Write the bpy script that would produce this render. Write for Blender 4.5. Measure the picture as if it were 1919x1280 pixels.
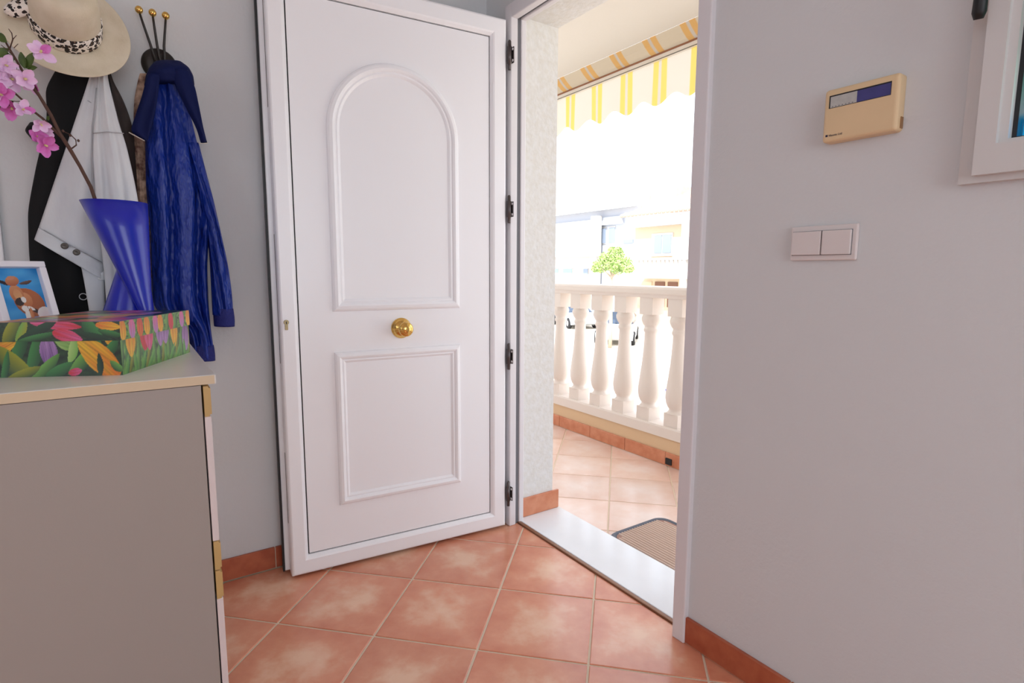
import bpy, bmesh, math, random
import numpy as np
from mathutils import Vector, Matrix

random.seed(7)
for o in list(bpy.data.objects):
    bpy.data.objects.remove(o, do_unlink=True)
S = bpy.context.scene
C = S.collection

# ------------------------------------------------------------------ camera
FPX = 1047.39
YAW, PITCH, ROLL = math.radians(145.817), math.radians(-7.1935), math.radians(-0.199)
CAM = np.array([0.0, 0.0, 1.1])
_f = np.array([math.cos(YAW)*math.cos(PITCH), math.sin(YAW)*math.cos(PITCH), math.sin(PITCH)])
_r = np.array([math.sin(YAW), -math.cos(YAW), 0.0])
_d = np.cross(_f, _r)
_r2 = math.cos(ROLL)*_r + math.sin(ROLL)*_d
_d2 = -math.sin(ROLL)*_r + math.cos(ROLL)*_d
cam_data = bpy.data.cameras.new('camera')
cam_data.sensor_width = 36.0
cam_data.lens = FPX/1919.0*36.0
cam_data.clip_start = 0.05
cam_data.clip_end = 300
cam = bpy.data.objects.new('camera', cam_data)
C.objects.link(cam)
mw = Matrix.Identity(4)
for i in range(3):
    mw[i][0], mw[i][1], mw[i][2], mw[i][3] = _r2[i], -_d2[i], -_f[i], CAM[i]
cam.matrix_world = mw
S.camera = cam

# ------------------------------------------------------------------ world, sun, big lights, exposure
W = bpy.data.worlds.new('world'); S.world = W
W.use_nodes = True
bg = W.node_tree.nodes['Background']
bg.inputs[0].default_value = (0.88, 0.95, 1.06, 1)
bg.inputs[1].default_value = 2.3

def add_light(name, kind, loc, target, energy, size=None, size_y=None, color=(1, 1, 1)):
    l = bpy.data.lights.new(name, kind)
    l.energy = energy; l.color = color
    if kind == 'AREA':
        l.shape = 'RECTANGLE'; l.size = size; l.size_y = size_y or size
    o = bpy.data.objects.new(name, l); C.objects.link(o)
    o.location = loc
    o.rotation_euler = (Vector(target)-Vector(loc)).to_track_quat('-Z', 'Y').to_euler()
    return o
sun = add_light('sun', 'SUN', (6, -8, 12), (0, 0, 0), 5.5, color=(1.0, 0.97, 0.93))
sun.rotation_euler = Vector((-0.4, 0.55, -0.75)).to_track_quat('-Z', 'Y').to_euler()
sun.data.angle = 0.02
# added area lights filling the room from two unseen openings behind the camera
add_light('fill_light', 'AREA', (2.16, 0.15, 1.45), (0, 0.45, 0.95), 14.5, 1.5, 1.4, (0.90, 0.98, 1.03))
add_light('fill_light', 'AREA', (0.4, -2.12, 1.55), (0.4, 0, 1.4), 0.3, 1.6, 1.4, (0.90, 0.98, 1.03))
S.view_settings.view_transform = 'Standard'
S.view_settings.look = 'None'
S.view_settings.exposure = 0.0
S.view_settings.gamma = 1.0
S.view_settings.use_curve_mapping = False

# ------------------------------------------------------------------ pixel -> place helpers
def ray(px, py):
    return _r2*((px-959.5)/FPX) + _d2*((py-640.0)/FPX) + _f
def P(px, py, ax, val):
    """the point on the plane coordinate[ax] = val seen at pixel (px, py)"""
    d = ray(px, py); t = (val-CAM[ax])/d[ax]
    return CAM+t*d

# ------------------------------------------------------------------ mesh helpers
def link(o, parent=None):
    C.objects.link(o)
    if parent is not None:
        o.parent = parent
    return o
def tag(o, label, cat=None, group=None, kind=None):
    o['label'] = label
    if cat: o['category'] = cat
    if group: o['group'] = group
    if kind: o['kind'] = kind
    return o
def empty(name, loc=(0, 0, 0)):
    o = bpy.data.objects.new(name, None); C.objects.link(o); o.location = loc
    o.empty_display_size = 0.05
    return o
def from_data(name, vs, fs, mat, parent=None, smooth=False, mats=None, fmat=None):
    me = bpy.data.meshes.new(name)
    me.from_pydata([tuple(map(float, v)) for v in vs], [], fs)
    if mats:
        for m in mats: me.materials.append(m)
        if fmat is not None: me.polygons.foreach_set('material_index', fmat)
    else:
        me.materials.append(mat)
    if smooth:
        me.polygons.foreach_set('use_smooth', [True]*len(me.polygons))
    me.update()
    o = bpy.data.objects.new(name, me)
    link(o, parent)
    if parent is not None:
        pl = parent.matrix_basis.inverted() if parent.parent is None else (parent.parent.matrix_basis @ parent.matrix_basis).inverted()
        o.matrix_basis = Matrix.Identity(4)
        o['_w'] = 1
        del o['_w']
        me.transform(pl)          # geometry is given in world coordinates
    return o
def from_bm(name, bm, mat, parent=None, smooth=False):
    me = bpy.data.meshes.new(name)
    bm.normal_update()
    bm.to_mesh(me); bm.free()
    me.materials.append(mat)
    if smooth:
        me.polygons.foreach_set('use_smooth', [True]*len(me.polygons))
    o = bpy.data.objects.new(name, me)
    link(o, parent)
    if parent is not None:
        pl = parent.matrix_basis.inverted() if parent.parent is None else (parent.parent.matrix_basis @ parent.matrix_basis).inverted()
        me.transform(pl)
    return o
def bm_box(bm, x0, x1, y0, y1, z0, z1, M=None):
    vs = [bm.verts.new((x, y, z)) for z in (z0, z1) for y in (y0, y1) for x in (x0, x1)]
    if M is not None:
        for v in vs: v.co = M @ v.co
    for f in ((0, 2, 3, 1), (4, 5, 7, 6), (0, 1, 5, 4), (2, 6, 7, 3), (0, 4, 6, 2), (1, 3, 7, 5)):
        bm.faces.new([vs[i] for i in f])
    return vs
def box(name, x0, x1, y0, y1, z0, z1, mat, parent=None, bevel=0.0, M=None, seg=2):
    bm = bmesh.new()
    bm_box(bm, min(x0, x1), max(x0, x1), min(y0, y1), max(y0, y1), min(z0, z1), max(z0, z1))
    if bevel:
        bmesh.ops.bevel(bm, geom=bm.edges[:], offset=bevel, segments=seg, affect='EDGES', profile=0.5)
    if M is not None: bm.transform(M)
    return from_bm(name, bm, mat, parent)
def boxes(name, lst, mat, parent=None):
    bm = bmesh.new()
    for b in lst: bm_box(bm, *b)
    return from_bm(name, bm, mat, parent)
def lathe(name, prof, mat, parent=None, n=32, M=None, smooth=True, sy=1.0):
    vs, fs = [], []
    for r, z in prof:
        for i in range(n):
            a = 2*math.pi*i/n
            vs.append(Vector((r*math.cos(a), sy*r*math.sin(a), z)))
    m = len(prof)
    for j in range(m-1):
        for i in range(n):
            k = (i+1) % n
            fs.append((j*n+i, j*n+k, (j+1)*n+k, (j+1)*n+i))
    fs.append(tuple(range(n-1, -1, -1))); fs.append(tuple((m-1)*n+i for i in range(n)))
    if M is not None: vs = [M @ v for v in vs]
    return from_data(name, vs, fs, mat, parent, smooth)
def tube_geo(pts, rad, n=8, closed=False):
    pts = [Vector(tuple(map(float, p))) for p in pts]
    if not hasattr(rad, '__len__'): rad = [rad]*len(pts)
    vs, fs = [], []
    up = Vector((0.13, 0.21, 0.97)).normalized()
    L = len(pts)
    for i, p in enumerate(pts):
        if closed: t = pts[(i+1) % L]-pts[i-1]
        else: t = pts[min(i+1, L-1)]-pts[max(i-1, 0)]
        t.normalize()
        a = t.cross(up)
        if a.length < 1e-3: a = t.cross(Vector((1, 0, 0)))
        a.normalize(); b = t.cross(a)
        for k in range(n):
            q = 2*math.pi*k/n
            vs.append(p+rad[i]*(math.cos(q)*a+math.sin(q)*b))
    for i in range(L if closed else L-1):
        for k in range(n):
            k2 = (k+1) % n; i2 = (i+1) % L
            fs.append((i*n+k, i*n+k2, i2*n+k2, i2*n+k))
    if not closed:
        fs.append(tuple(range(n-1, -1, -1))); fs.append(tuple((L-1)*n+k for k in range(n)))
    return vs, fs
def tube(name, pts, rad, mat, parent=None, n=8, closed=False):
    vs, fs = tube_geo(pts, rad, n, closed)
    return from_data(name, vs, fs, mat, parent, True)
def frame_M(o, ux, uy, uz):
    M = Matrix.Identity(4)
    for i in range(3):
        M[i][0], M[i][1], M[i][2], M[i][3] = ux[i], uy[i], uz[i], o[i]
    return M
def axis_M(o, z, xhint=(0, 0, 1)):
    z = Vector(z).normalized(); x = Vector(xhint); x = (x-z*x.dot(z)).normalized(); y = z.cross(x)
    return frame_M(o, x, y, z)

# ------------------------------------------------------------------ materials
def lin(r, g, b):
    f = lambda c: (c/255/12.92) if c/255 <= 0.04045 else ((c/255+0.055)/1.055)**2.4
    return (f(r), f(g), f(b))
MATS = {}
def mat(name, col, rough=0.5, metal=0.0, bump=0.0, bscale=200.0, var=0.0, vscale=6.0, col2=None, spec=0.5, coords='Object', bdist=0.002, sheen=0.0, coat=0.0, detail=4.0, stretch=None):
    if name in MATS: return MATS[name]
    m = bpy.data.materials.new(name); m.use_nodes = True
    nt = m.node_tree; b = nt.nodes['Principled BSDF']
    b.inputs['Base Color'].default_value = (*col, 1)
    b.inputs['Roughness'].default_value = rough
    b.inputs['Metallic'].default_value = metal
    b.inputs['Specular IOR Level'].default_value = spec
    if sheen: b.inputs['Sheen Weight'].default_value = sheen
    if coat: b.inputs['Coat Weight'].default_value = coat; b.inputs['Coat Roughness'].default_value = 0.1
    tc = nt.nodes.new('ShaderNodeTexCoord'); src = tc.outputs[coords]
    if stretch:
        mp = nt.nodes.new('ShaderNodeMapping'); mp.inputs['Scale'].default_value = stretch
        nt.links.new(src, mp.inputs['Vector']); src = mp.outputs[0]
    if var or col2:
        n = nt.nodes.new('ShaderNodeTexNoise'); n.inputs['Scale'].default_value = vscale; n.inputs['Detail'].default_value = detail
        nt.links.new(src, n.inputs['Vector'])
        r = nt.nodes.new('ShaderNodeValToRGB')
        c2 = col2 or tuple(max(0, c*(1-var)) for c in col)
        c1 = col if col2 else tuple(min(1, c*(1+var*0.5)) for c in col)
        r.color_ramp.elements[0].position = 0.35; r.color_ramp.elements[0].color = (*c2, 1)
        r.color_ramp.elements[1].position = 0.65; r.color_ramp.elements[1].color = (*c1, 1)
        nt.links.new(n.outputs['Fac'], r.inputs['Fac']); nt.links.new(r.outputs['Color'], b.inputs['Base Color'])
    if bump:
        n2 = nt.nodes.new('ShaderNodeTexNoise'); n2.inputs['Scale'].default_value = bscale; n2.inputs['Detail'].default_value = 3
        nt.links.new(src, n2.inputs['Vector'])
        bp = nt.nodes.new('ShaderNodeBump'); bp.inputs['Strength'].default_value = bump; bp.inputs['Distance'].default_value = bdist
        nt.links.new(n2.outputs['Fac'], bp.inputs['Height']); nt.links.new(bp.outputs['Normal'], b.inputs['Normal'])
    MATS[name] = m
    return m
def tile_mat(name, edge, mid, pale, half):
    m = bpy.data.materials.new(name); m.use_nodes = True
    nt = m.node_tree; b = nt.nodes['Principled BSDF']; N = nt.nodes.new; Lk = nt.links.new
    tc = N('ShaderNodeTexCoord'); oi = N('ShaderNodeObjectInfo')
    sep = N('ShaderNodeSeparateXYZ'); Lk(tc.outputs['Object'], sep.inputs[0])
    ax = N('ShaderNodeMath'); ax.operation = 'ABSOLUTE'; Lk(sep.outputs[0], ax.inputs[0])
    ay = N('ShaderNodeMath'); ay.operation = 'ABSOLUTE'; Lk(sep.outputs[1], ay.inputs[0])
    mx = N('ShaderNodeMath'); mx.operation = 'MAXIMUM'; Lk(ax.outputs[0], mx.inputs[0]); Lk(ay.outputs[0], mx.inputs[1])
    sc = N('ShaderNodeMath'); sc.operation = 'DIVIDE'; Lk(mx.outputs[0], sc.inputs[0]); sc.inputs[1].default_value = half
    off = N('ShaderNodeVectorMath'); off.operation = 'SCALE'; Lk(oi.outputs['Location'], off.inputs[0]); off.inputs['Scale'].default_value = 7.3
    add = N('ShaderNodeVectorMath'); add.operation = 'ADD'; Lk(off.outputs[0], add.inputs[0]); Lk(tc.outputs['Object'], add.inputs[1])
    n1 = N('ShaderNodeTexNoise'); n1.inputs['Scale'].default_value = 9; n1.inputs['Detail'].default_value = 5; n1.inputs['Roughness'].default_value = 0.6; Lk(add.outputs[0], n1.inputs['Vector'])
    a1 = N('ShaderNodeMath'); a1.operation = 'MULTIPLY_ADD'; Lk(n1.outputs['Fac'], a1.inputs[0]); a1.inputs[1].default_value = 1.9; Lk(sc.outputs[0], a1.inputs[2])
    a2 = N('ShaderNodeMath'); a2.operation = 'MULTIPLY_ADD'; Lk(a1.outputs[0], a2.inputs[0]); a2.inputs[1].default_value = 0.55; a2.inputs[2].default_value = -0.42
    r = N('ShaderNodeValToRGB')
    e = r.color_ramp.elements
    e[0].position = 0.12; e[0].color = (*pale, 1); e[1].position = 0.85; e[1].color = (*edge, 1)
    k = e.new(0.45); k.color = (*mid, 1)
    Lk(a2.outputs[0], r.inputs['Fac'])
    hv = N('ShaderNodeHueSaturation'); Lk(r.outputs['Color'], hv.inputs['Color'])
    v = N('ShaderNodeMath'); v.operation = 'MULTIPLY_ADD'; Lk(oi.outputs['Random'], v.inputs[0]); v.inputs[1].default_value = 0.16; v.inputs[2].default_value = 0.92
    Lk(v.outputs[0], hv.inputs['Value']); Lk(hv.outputs[0], b.inputs['Base Color'])
    b.inputs['Roughness'].default_value = 0.24
    b.inputs['Specular IOR Level'].default_value = 0.75
    n2 = N('ShaderNodeTexNoise'); n2.inputs['Scale'].default_value = 22; n2.inputs['Detail'].default_value = 3; Lk(add.outputs[0], n2.inputs['Vector'])
    bp = N('ShaderNodeBump'); bp.inputs['Strength'].default_value = 0.1; bp.inputs['Distance'].default_value = 0.004
    Lk(n2.outputs['Fac'], bp.inputs['Height']); Lk(bp.outputs[0], b.inputs['Normal'])
    return m
def attr_mat(name, rough=0.4, coat=0.0, translucent=0.0):
    m = bpy.data.materials.new(name); m.use_nodes = True
    nt = m.node_tree; b = nt.nodes['Principled BSDF']
    a = nt.nodes.new('ShaderNodeAttribute'); a.attribute_name = 'print'
    nt.links.new(a.outputs['Color'], b.inputs['Base Color'])
    b.inputs['Roughness'].default_value = rough
    if coat: b.inputs['Coat Weight'].default_value = coat; b.inputs['Coat Roughness'].default_value = 0.12
    if translucent:
        out = nt.nodes['Material Output']
        t = nt.nodes.new('ShaderNodeBsdfTranslucent'); nt.links.new(a.outputs['Color'], t.inputs['Color'])
        mix = nt.nodes.new('ShaderNodeMixShader'); mix.inputs[0].default_value = translucent
        nt.links.new(b.outputs[0], mix.inputs[1]); nt.links.new(t.outputs[0], mix.inputs[2]); nt.links.new(mix.outputs[0], out.inputs[0])
    return m
def set_print(o, cols):
    me = o.data
    at = me.color_attributes.new('print', 'FLOAT_COLOR', 'POINT')
    c = np.ones((len(me.vertices), 4), dtype=np.float32); c[:, :3] = cols
    at.data.foreach_set('color', c.ravel())
def grid(name, fn, nu, nv, mat_, parent=None, smooth=False):
    vs = [fn(i/nu, j/nv) for j in range(nv+1) for i in range(nu+1)]
    fs = [(j*(nu+1)+i, j*(nu+1)+i+1, (j+1)*(nu+1)+i+1, (j+1)*(nu+1)+i) for j in range(nv) for i in range(nu)]
    return from_data(name, vs, fs, mat_, parent, smooth)

PLASTER = mat('plaster_white', lin(217, 218, 219), 0.75, bump=0.35, bscale=90, bdist=0.003)
CEIL = mat('ceiling_white', lin(232, 228, 226), 0.8)
CREAM = mat('cream_stipple_plaster', lin(228, 228, 226), 0.85, bump=0.45, bscale=70, bdist=0.006, col2=lin(222, 220, 214), vscale=40)
PVC = mat('white_pvc', lin(249, 249, 252), 0.32)
PVC2 = mat('white_pvc_bead', lin(250, 250, 253), 0.25)
PVCG = mat('frame_pvc', lin(228, 225, 228), 0.4)
BLACK = mat('black_rubber', (0.008, 0.008, 0.01), 0.5)
GREYSEAL = mat('grey_seal', lin(110, 110, 115), 0.6)
STEEL = mat('dark_hinge_steel', lin(95, 88, 88), 0.35, metal=0.8)
GOLD = mat('polished_brass', lin(228, 188, 108), 0.16, metal=1.0)
BRASS2 = mat('dull_brass', lin(165, 150, 115), 0.4, metal=0.7)
GROUT = mat('grout', lin(226, 208, 184), 0.85, bump=0.3, bscale=300, bdist=0.001)
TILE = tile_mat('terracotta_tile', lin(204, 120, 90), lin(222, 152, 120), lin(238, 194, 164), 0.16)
SKIRT = mat('terracotta_skirting', lin(188, 104, 72), 0.35, col2=lin(165, 80, 54), vscale=14)
MARBLE = mat('white_marble', lin(246, 249, 253), 0.15, var=0.03, vscale=5)
STRIP = mat('bronze_strip', lin(140, 100, 75), 0.4, metal=0.3)
WHITEMAS = mat('white_masonry', lin(234, 222, 212), 0.6, bump=0.15, bscale=120)
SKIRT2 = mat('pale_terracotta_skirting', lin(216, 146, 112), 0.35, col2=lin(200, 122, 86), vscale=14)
TANWALL = mat('tan_render', lin(224, 192, 154), 0.8, bump=0.3, bscale=90)

# ================================================================== the room
RX0, RX1, RY0, RYW, RZ = -2.12, 2.25, -2.25, 1.305, 2.5
YO = 1.545        # outer face of the front wall
def structure(o, label):
    o['kind'] = 'structure'; o['label'] = label; return o

# floor slab (grout) with its tiles
floor = structure(box('floor', RX0-0.1, RX1+0.1, RY0-0.1, 1.34, -0.06, -0.0025, GROUT), 'diagonal terracotta tile floor with pale grout')
def clip_poly(poly, x0, x1, y0, y1):
    def cl(p, inside, inter):
        out = []
        for i in range(len(p)):
            a, b = p[i-1], p[i]
            if inside(b):
                if not inside(a): out.append(inter(a, b))
                out.append(b)
            elif inside(a): out.append(inter(a, b))
        return out
    def ix(v): return lambda a, b: (v, a[1]+(b[1]-a[1])*(v-a[0])/(b[0]-a[0]))
    def iy(v): return lambda a, b: (a[0]+(b[0]-a[0])*(v-a[1])/(b[1]-a[1]), v)
    for ins, it in ((lambda p: p[0] >= x0, ix(x0)), (lambda p: p[0] <= x1, ix(x1)), (lambda p: p[1] >= y0, iy(y0)), (lambda p: p[1] <= y1, iy(y1))):
        if poly: poly = cl(poly, ins, it)
    return poly
def lay_tiles(parent, ox, oy, half, rect, ztop, th, mat_, gap=0.0033, view=None):
    shared = None
    h = half-gap*math.sqrt(2)/1.0
    rot = Matrix.Rotation(math.pi/4, 4, 'Z')
    n = 26
    for i in range(-n, n+1):
        for j in range(-n, n+1):
            if (i+j) % 2: continue
            cx, cy = ox+i*half, oy+half+j*half
            d = [(cx+h, cy), (cx, cy+h), (cx-h, cy), (cx, cy-h)]
            q = clip_poly(d, *rect)
            if len(q) < 3: continue
            A = abs(sum(q[k-1][0]*q[k][1]-q[k][0]*q[k-1][1] for k in range(len(q))))/2
            if A < 4e-4: continue
            full = abs(A-2*h*h) < 1e-6
            if full and shared is not None:
                me = shared
            else:
                bm = bmesh.new()
                iM = rot.inverted()
                lo = [bm.verts.new(iM @ Vector((x-cx, y-cy, -th))) for x, y in q]
                up = [bm.verts.new(iM @ Vector((x-cx, y-cy, -0.0012))) for x, y in q]
                gx = sum(p[0] for p in q)/len(q); gy = sum(p[1] for p in q)/len(q)
                def ins(x, y):
                    v = Vector((gx-x, gy-y)); L = v.length; v = v*(0.003/L) if L > 0.01 else v*0.2
                    return (x+v.x-cx, y+v.y-cy)
                tp = [bm.verts.new(iM @ Vector((*ins(x, y), 0.0))) for x, y in q]
                k = len(q)
                for a in range(k):
                    b_ = (a+1) % k
                    bm.faces.new((lo[a], lo[b_], up[b_], up[a])); bm.faces.new((up[a], up[b_], tp[b_], tp[a]))
                bm.faces.new(tp)
                bmesh.ops.recalc_face_normals(bm, faces=bm.faces[:])
                me = bpy.data.meshes.new('tile'); bm.to_mesh(me); bm.free(); me.materials.append(mat_)
                if full: shared = me
            o = bpy.data.objects.new('tile', me); link(o, parent)
            o.location = (cx, cy, ztop); o.rotation_euler = (0, 0, math.pi/4)
lay_tiles(floor, -1.533, 0.995, 0.2285, (RX0+0.012, RX1-0.002, RY0+0.002, 1.336), 0.0, 0.0024, TILE)

# walls
wall_left = structure(box('wall_left', RX0-0.2, RX0, RY0-0.2, YO, -0.06, 2.75, PLASTER), 'white plaster wall behind the coats')
DX0, DX1, DZ = -1.955, -0.985, 2.115      # rough door opening
WX0, WX1, WZ0, WZ1 = -0.395, 0.52, 1.285, 2.2   # window opening
wall_front = structure(boxes('wall_front', [
    (-4.6, RX0-0.2, RYW, YO, -0.06, 2.75), (RX0, DX0, RYW, YO, -0.06, RZ), (DX0, DX1, RYW, YO, DZ, RZ), (DX1, WX0, RYW, YO, -0.06, RZ),
    (WX0, WX1, RYW, YO, -0.06, WZ0), (WX0, WX1, RYW, YO, WZ1, RZ), (WX1, RX1+0.2, RYW, YO, -0.06, RZ)], PLASTER), 'white plaster wall with the doorway, switch and window')
boxes('reveal', [(DX0-0.001, DX0+0.008, 1.365, YO+0.006, -0.02, DZ), (DX1-0.008, DX1+0.001, 1.365, YO+0.006, -0.02, DZ), (DX0, DX1, 1.365, YO+0.006, DZ-0.008, DZ+0.001),
    (RX0-2.4, DX0-0.001, YO, YO+0.006, -0.06, 2.4), (DX1+0.001, WX0, YO, YO+0.006, -0.06, 2.4), (DX0-0.001, DX1+0.001, YO, YO+0.006, DZ+0.001, 2.4)], CREAM, wall_front)
structure(boxes('wall_back', [(RX0, -0.4, RY0-0.2, RY0, -0.06, RZ), (1.2, RX1+0.2, RY0-0.2, RY0, -0.06, RZ), (-0.4, 1.2, RY0-0.2, RY0, -0.06, 0.85), (-0.4, 1.2, RY0-0.2, RY0, 2.25, RZ)], PLASTER), 'white wall behind the camera with an opening added for fill light')  # unseen wall; its opening is added to hold a fill light
structure(boxes('wall_right', [(RX1, RX1+0.2, RY0-0.2, -0.62, -0.06, RZ), (RX1, RX1+0.2, 0.92, YO, -0.06, RZ), (RX1, RX1+0.2, -0.62, 0.92, -0.06, 0.73), (RX1, RX1+0.2, -0.62, 0.92, 2.17, RZ)], PLASTER), 'white side wall with an opening added for fill light')  # opening added here for the main fill light
structure(box('ceiling', RX0-0.2, RX1+0.2, RY0-0.2, YO, RZ, 2.75, CEIL), 'plain white room ceiling')

# skirting tiles
def skirting(name, along, fixed, a0, a1, joints, label, outward, z=0.082, zb=0.0, th=0.011, m=None):
    m = m or SKIRT
    """pieces between joints; along = axis index of length"""
    cuts = [a0]+[j for j in joints if a0 < j < a1]+[a1]
    if along == 1: b = (fixed, fixed+outward*th*0.6, a0, a1, zb, zb+z-0.003)
    else: b = (a0, a1, fixed, fixed+outward*th*0.6, zb, zb+z-0.003)
    base = structure(box(name, *b, GROUT), label)
    for i in range(len(cuts)-1):
        s, e = cuts[i]+0.0015, cuts[i+1]-0.0015
        if along == 1: box('tile', fixed, fixed+outward*th, s, e, zb+0.003, zb+z, m, base, 0.0015, seg=1)
        else: box('tile', s, e, fixed, fixed+outward*th, zb+0.003, zb+z, m, base, 0.0015, seg=1)
    return base
jl = P(517, 1050, 0, RX0+0.01)[1]
skirting('baseboard_left', 1, RX0, RY0, RYW, [jl+0.325*k for k in range(-9, 4)], 'terracotta tile skirting under the coat wall', 1)
skirting('baseboard_front', 0, RYW, -0.992, RX1, [-0.992+0.325*k for k in range(1, 11)], 'terracotta tile skirting under the light switch wall', -1)

# ---------------------------------------------------------------- door
door = structure(empty('door_1', (-1.93, 1.3, 0)), 'open white front door with arched moulding and brass knob')
fr = empty('door_frame'); fr.parent = door; fr.matrix_basis = Matrix.Translation((0, 0, 0))
def FB(name, x0, x1, y0, y1, z0, z1, m=PVCG, bev=0.004):
    return box(name, x0, x1, y0, y1, z0, z1, m, fr, bev)
FB('jamb', DX0-0.001, -1.912, 1.289, 1.322, 0.0, 2.13)
FB('jamb', DX0-0.001, -1.922, 1.322, 1.342, 0.0, 2.13, GREYSEAL, 0.0)
FB('jamb', DX0-0.001, -1.916, 1.342, 1.366, 0.0, 2.13)
FB('jamb', -1.028, DX1+0.001, 1.288, 1.366, 0.0, 2.13)
FB('header', -1.9125, -1.0275, 1.2895, 1.322, 2.076, 2.13)
FB('header', DX0, DX1, 1.322, 1.342, 2.088, 2.13, GREYSEAL, 0.0)
FB('header', DX0, DX1, 1.342, 1.366, 2.080, 2.13)
for (px, ya, yb) in ((1312, -20, 80), (1293, 500, 640), (1267, 1040, 1112)):
    za = P(px, ya, 1, 1.33)[2]; zb = P(px, yb, 1, 1.33)[2]
    FB('strike_plate', -1.0315, -1.026, 1.315, 1.345, zb, za, STEEL, 0.0)
# leaf: hinge corner A, width axis u, normal n (towards the room)
A = Vector((-1.910, 1.2685, 0.0)); U = Vector((-0.09125614, -0.99582745, 0)); Nn = Vector((0.99582745, -0.09125614, 0))
LW = 0.8655
LM = frame_M(A, U, -Nn, Vector((0, 0, 1)))     # local: x along width, y into the thickness, z up
leaf = empty('leaf'); leaf.parent = door; leaf.matrix_basis = Matrix.Identity(4)
def LB(name, u0, u1, d0, d1, z0, z1, m=PVC, bev=0.0, parent=None, seg=2):
    return box(name, u0, u1, d0, d1, z0, z1, m, parent or leaf, bev, M=LM, seg=seg)
ST = 0.0595
gz0, gz1, gu0, gu1 = 0.078, 1.993, 0.068, 0.806
def ring_prism(name, outer, inner, prof, m, parent):
    """frame with mitred corners: outer/inner are (u0,u1,z0,z1); prof lists (t, depth) from outer to inner"""
    vs, fs = [], []
    for t, d in prof:
        u0, u1, z0, z1 = [o+(i-o)*t for o, i in zip(outer, inner)]
        for (u, z) in ((u0, z0), (u1, z0), (u1, z1), (u0, z1)):
            vs.append(LM @ Vector((u, d, z)))
    n = len(prof)
    for k in range(n-1):
        for c in range(4):
            fs.append((k*4+c, k*4+(c+1) % 4, (k+1)*4+(c+1) % 4, (k+1)*4+c))
    return from_data(name, vs, fs, m, parent)
OUT = (0.0, LW, 0.01, 2.064); INN = (gu0, gu1, gz0, gz1)
ring_prism('stile_frame', OUT, INN, [(0, 0.058), (0, 0.010), (0.05, 0.003), (0.13, 0.0), (0.78, 0.0), (0.86, 0.003), (0.99, 0.013), (1.0, 0.03)], PVC, leaf)
LB('back_lip', -0.004, LW+0.017, 0.058, 0.074, 0.012, 2.08, PVC, 0.003)
LB('edge_core', 0.004, LW-0.003, 0.02, 0.066, 0.014, 2.06, PVC)
LB('gasket', LW+0.0168, LW+0.0235, 0.055, 0.078, 0.012, 2.08, BLACK)
LB('gasket', -0.004, LW+0.02, 0.056, 0.06, 2.064, 2.0675, BLACK)
for za, zb in ((1.63, 1.98), (0.78, 1.22), (0.20, 0.46)):
    LB('lock_slot', LW-0.004, LW+0.0008, 0.036, 0.046, za, zb, STEEL)
LB('panel', gu0+0.004, gu1-0.004, 0.0135, 0.05, gz0+0.004, gz1-0.004, PVC)
for q in ((gu0+0.0005, gu0+0.004, gz0, gz1), (gu1-0.004, gu1-0.0005, gz0, gz1), (gu0, gu1, gz0+0.0005, gz0+0.004), (gu0, gu1, gz1-0.004, gz1-0.0005)):
    LB('groove', q[0], q[1], 0.0185, 0.03, q[2], q[3], BLACK)
PD = 0.0135      # panel face depth
def moulding(name, path, width, closed=True):
    """path = list of (u,z, nu,nz) outer edge points and inward normals (mitre scaled)"""
    prof = [(0.0, 0.0), (0.06, 0.007), (0.2, 0.012), (0.42, 0.0145), (0.58, 0.011), (0.68, 0.006), (0.80, 0.007), (0.9, 0.004), (1.0, 0.0)]
    vs, fs = [], []
    n = len(path); k = len(prof)
    for (u, z, a, b) in path:
        for t, h in prof:
            vs.append(LM @ Vector((u+a*width*t, PD-h, z+b*width*t)))
    for i in range(n):
        j = (i+1) % n
        for c in range(k-1):
            fs.append((i*k+c, j*k+c, j*k+c+1, i*k+c+1))
    o = from_data(name, vs, fs, PVC2, leaf)
    bm = bmesh.new(); bm.from_mesh(o.data); bmesh.ops.recalc_face_normals(bm, faces=bm.faces[:]); bm.to_mesh(o.data); bm.free()
    return o
uc, R0 = 0.4465, 0.2435
path = [(uc-R0, 0.955, 1, 1), (uc-R0, 1.30, 1, 0)]
for i in range(33):
    a = math.pi-math.pi*i/32
    path.append((uc+R0*math.cos(a), 1.582+R0*math.sin(a), -math.cos(a), -math.sin(a)))
path += [(uc+R0, 1.30, -1, 0), (uc+R0, 0.955, -1, 1)]
moulding('arched_moulding', path, 0.045)
moulding('square_moulding', [(uc-R0, 0.24, 1, 1), (uc-R0, 0.81, 1, -1), (uc+R0, 0.81, -1, -1), (uc+R0, 0.24, -1, 1)], 0.04)
# knob
KM = LM @ frame_M((0.442, PD, 0.886), (1, 0, 0), (0, 0, 1), (0, -1, 0))
kn = lathe('knob', [(0.0385, 0.0), (0.0385, 0.004), (0.036, 0.007), (0.034, 0.0085), (0.031, 0.016), (0.024, 0.022), (0.013, 0.025), (0.0115, 0.042), (0.014, 0.046), (0.024, 0.05), (0.0275, 0.056), (0.0265, 0.062), (0.021, 0.066), (0.0175, 0.0665), (0.017, 0.069), (0.013, 0.0715), (0.006, 0.073), (0.001, 0.0732)], GOLD, leaf, 40, KM)
# key cylinder
KY = LM @ frame_M((0.846, 0.0, 0.925), (1, 0, 0), (0, 0, 1), (0, -1, 0))
ky = lathe('key_cylinder', [(0.0085, -0.004), (0.0085, 0.0035), (0.0075, 0.0045)], BRASS2, leaf, 20, KY, smooth=False)
box('cylinder_tail', -0.0048, 0.0048, -0.026, -0.004, -0.004, 0.0042, BRASS2, leaf, 0.001, M=KY)
box('keyway', -0.0015, 0.0015, -0.006, 0.003, 0.004, 0.0052, BLACK, leaf, M=KY)
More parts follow.
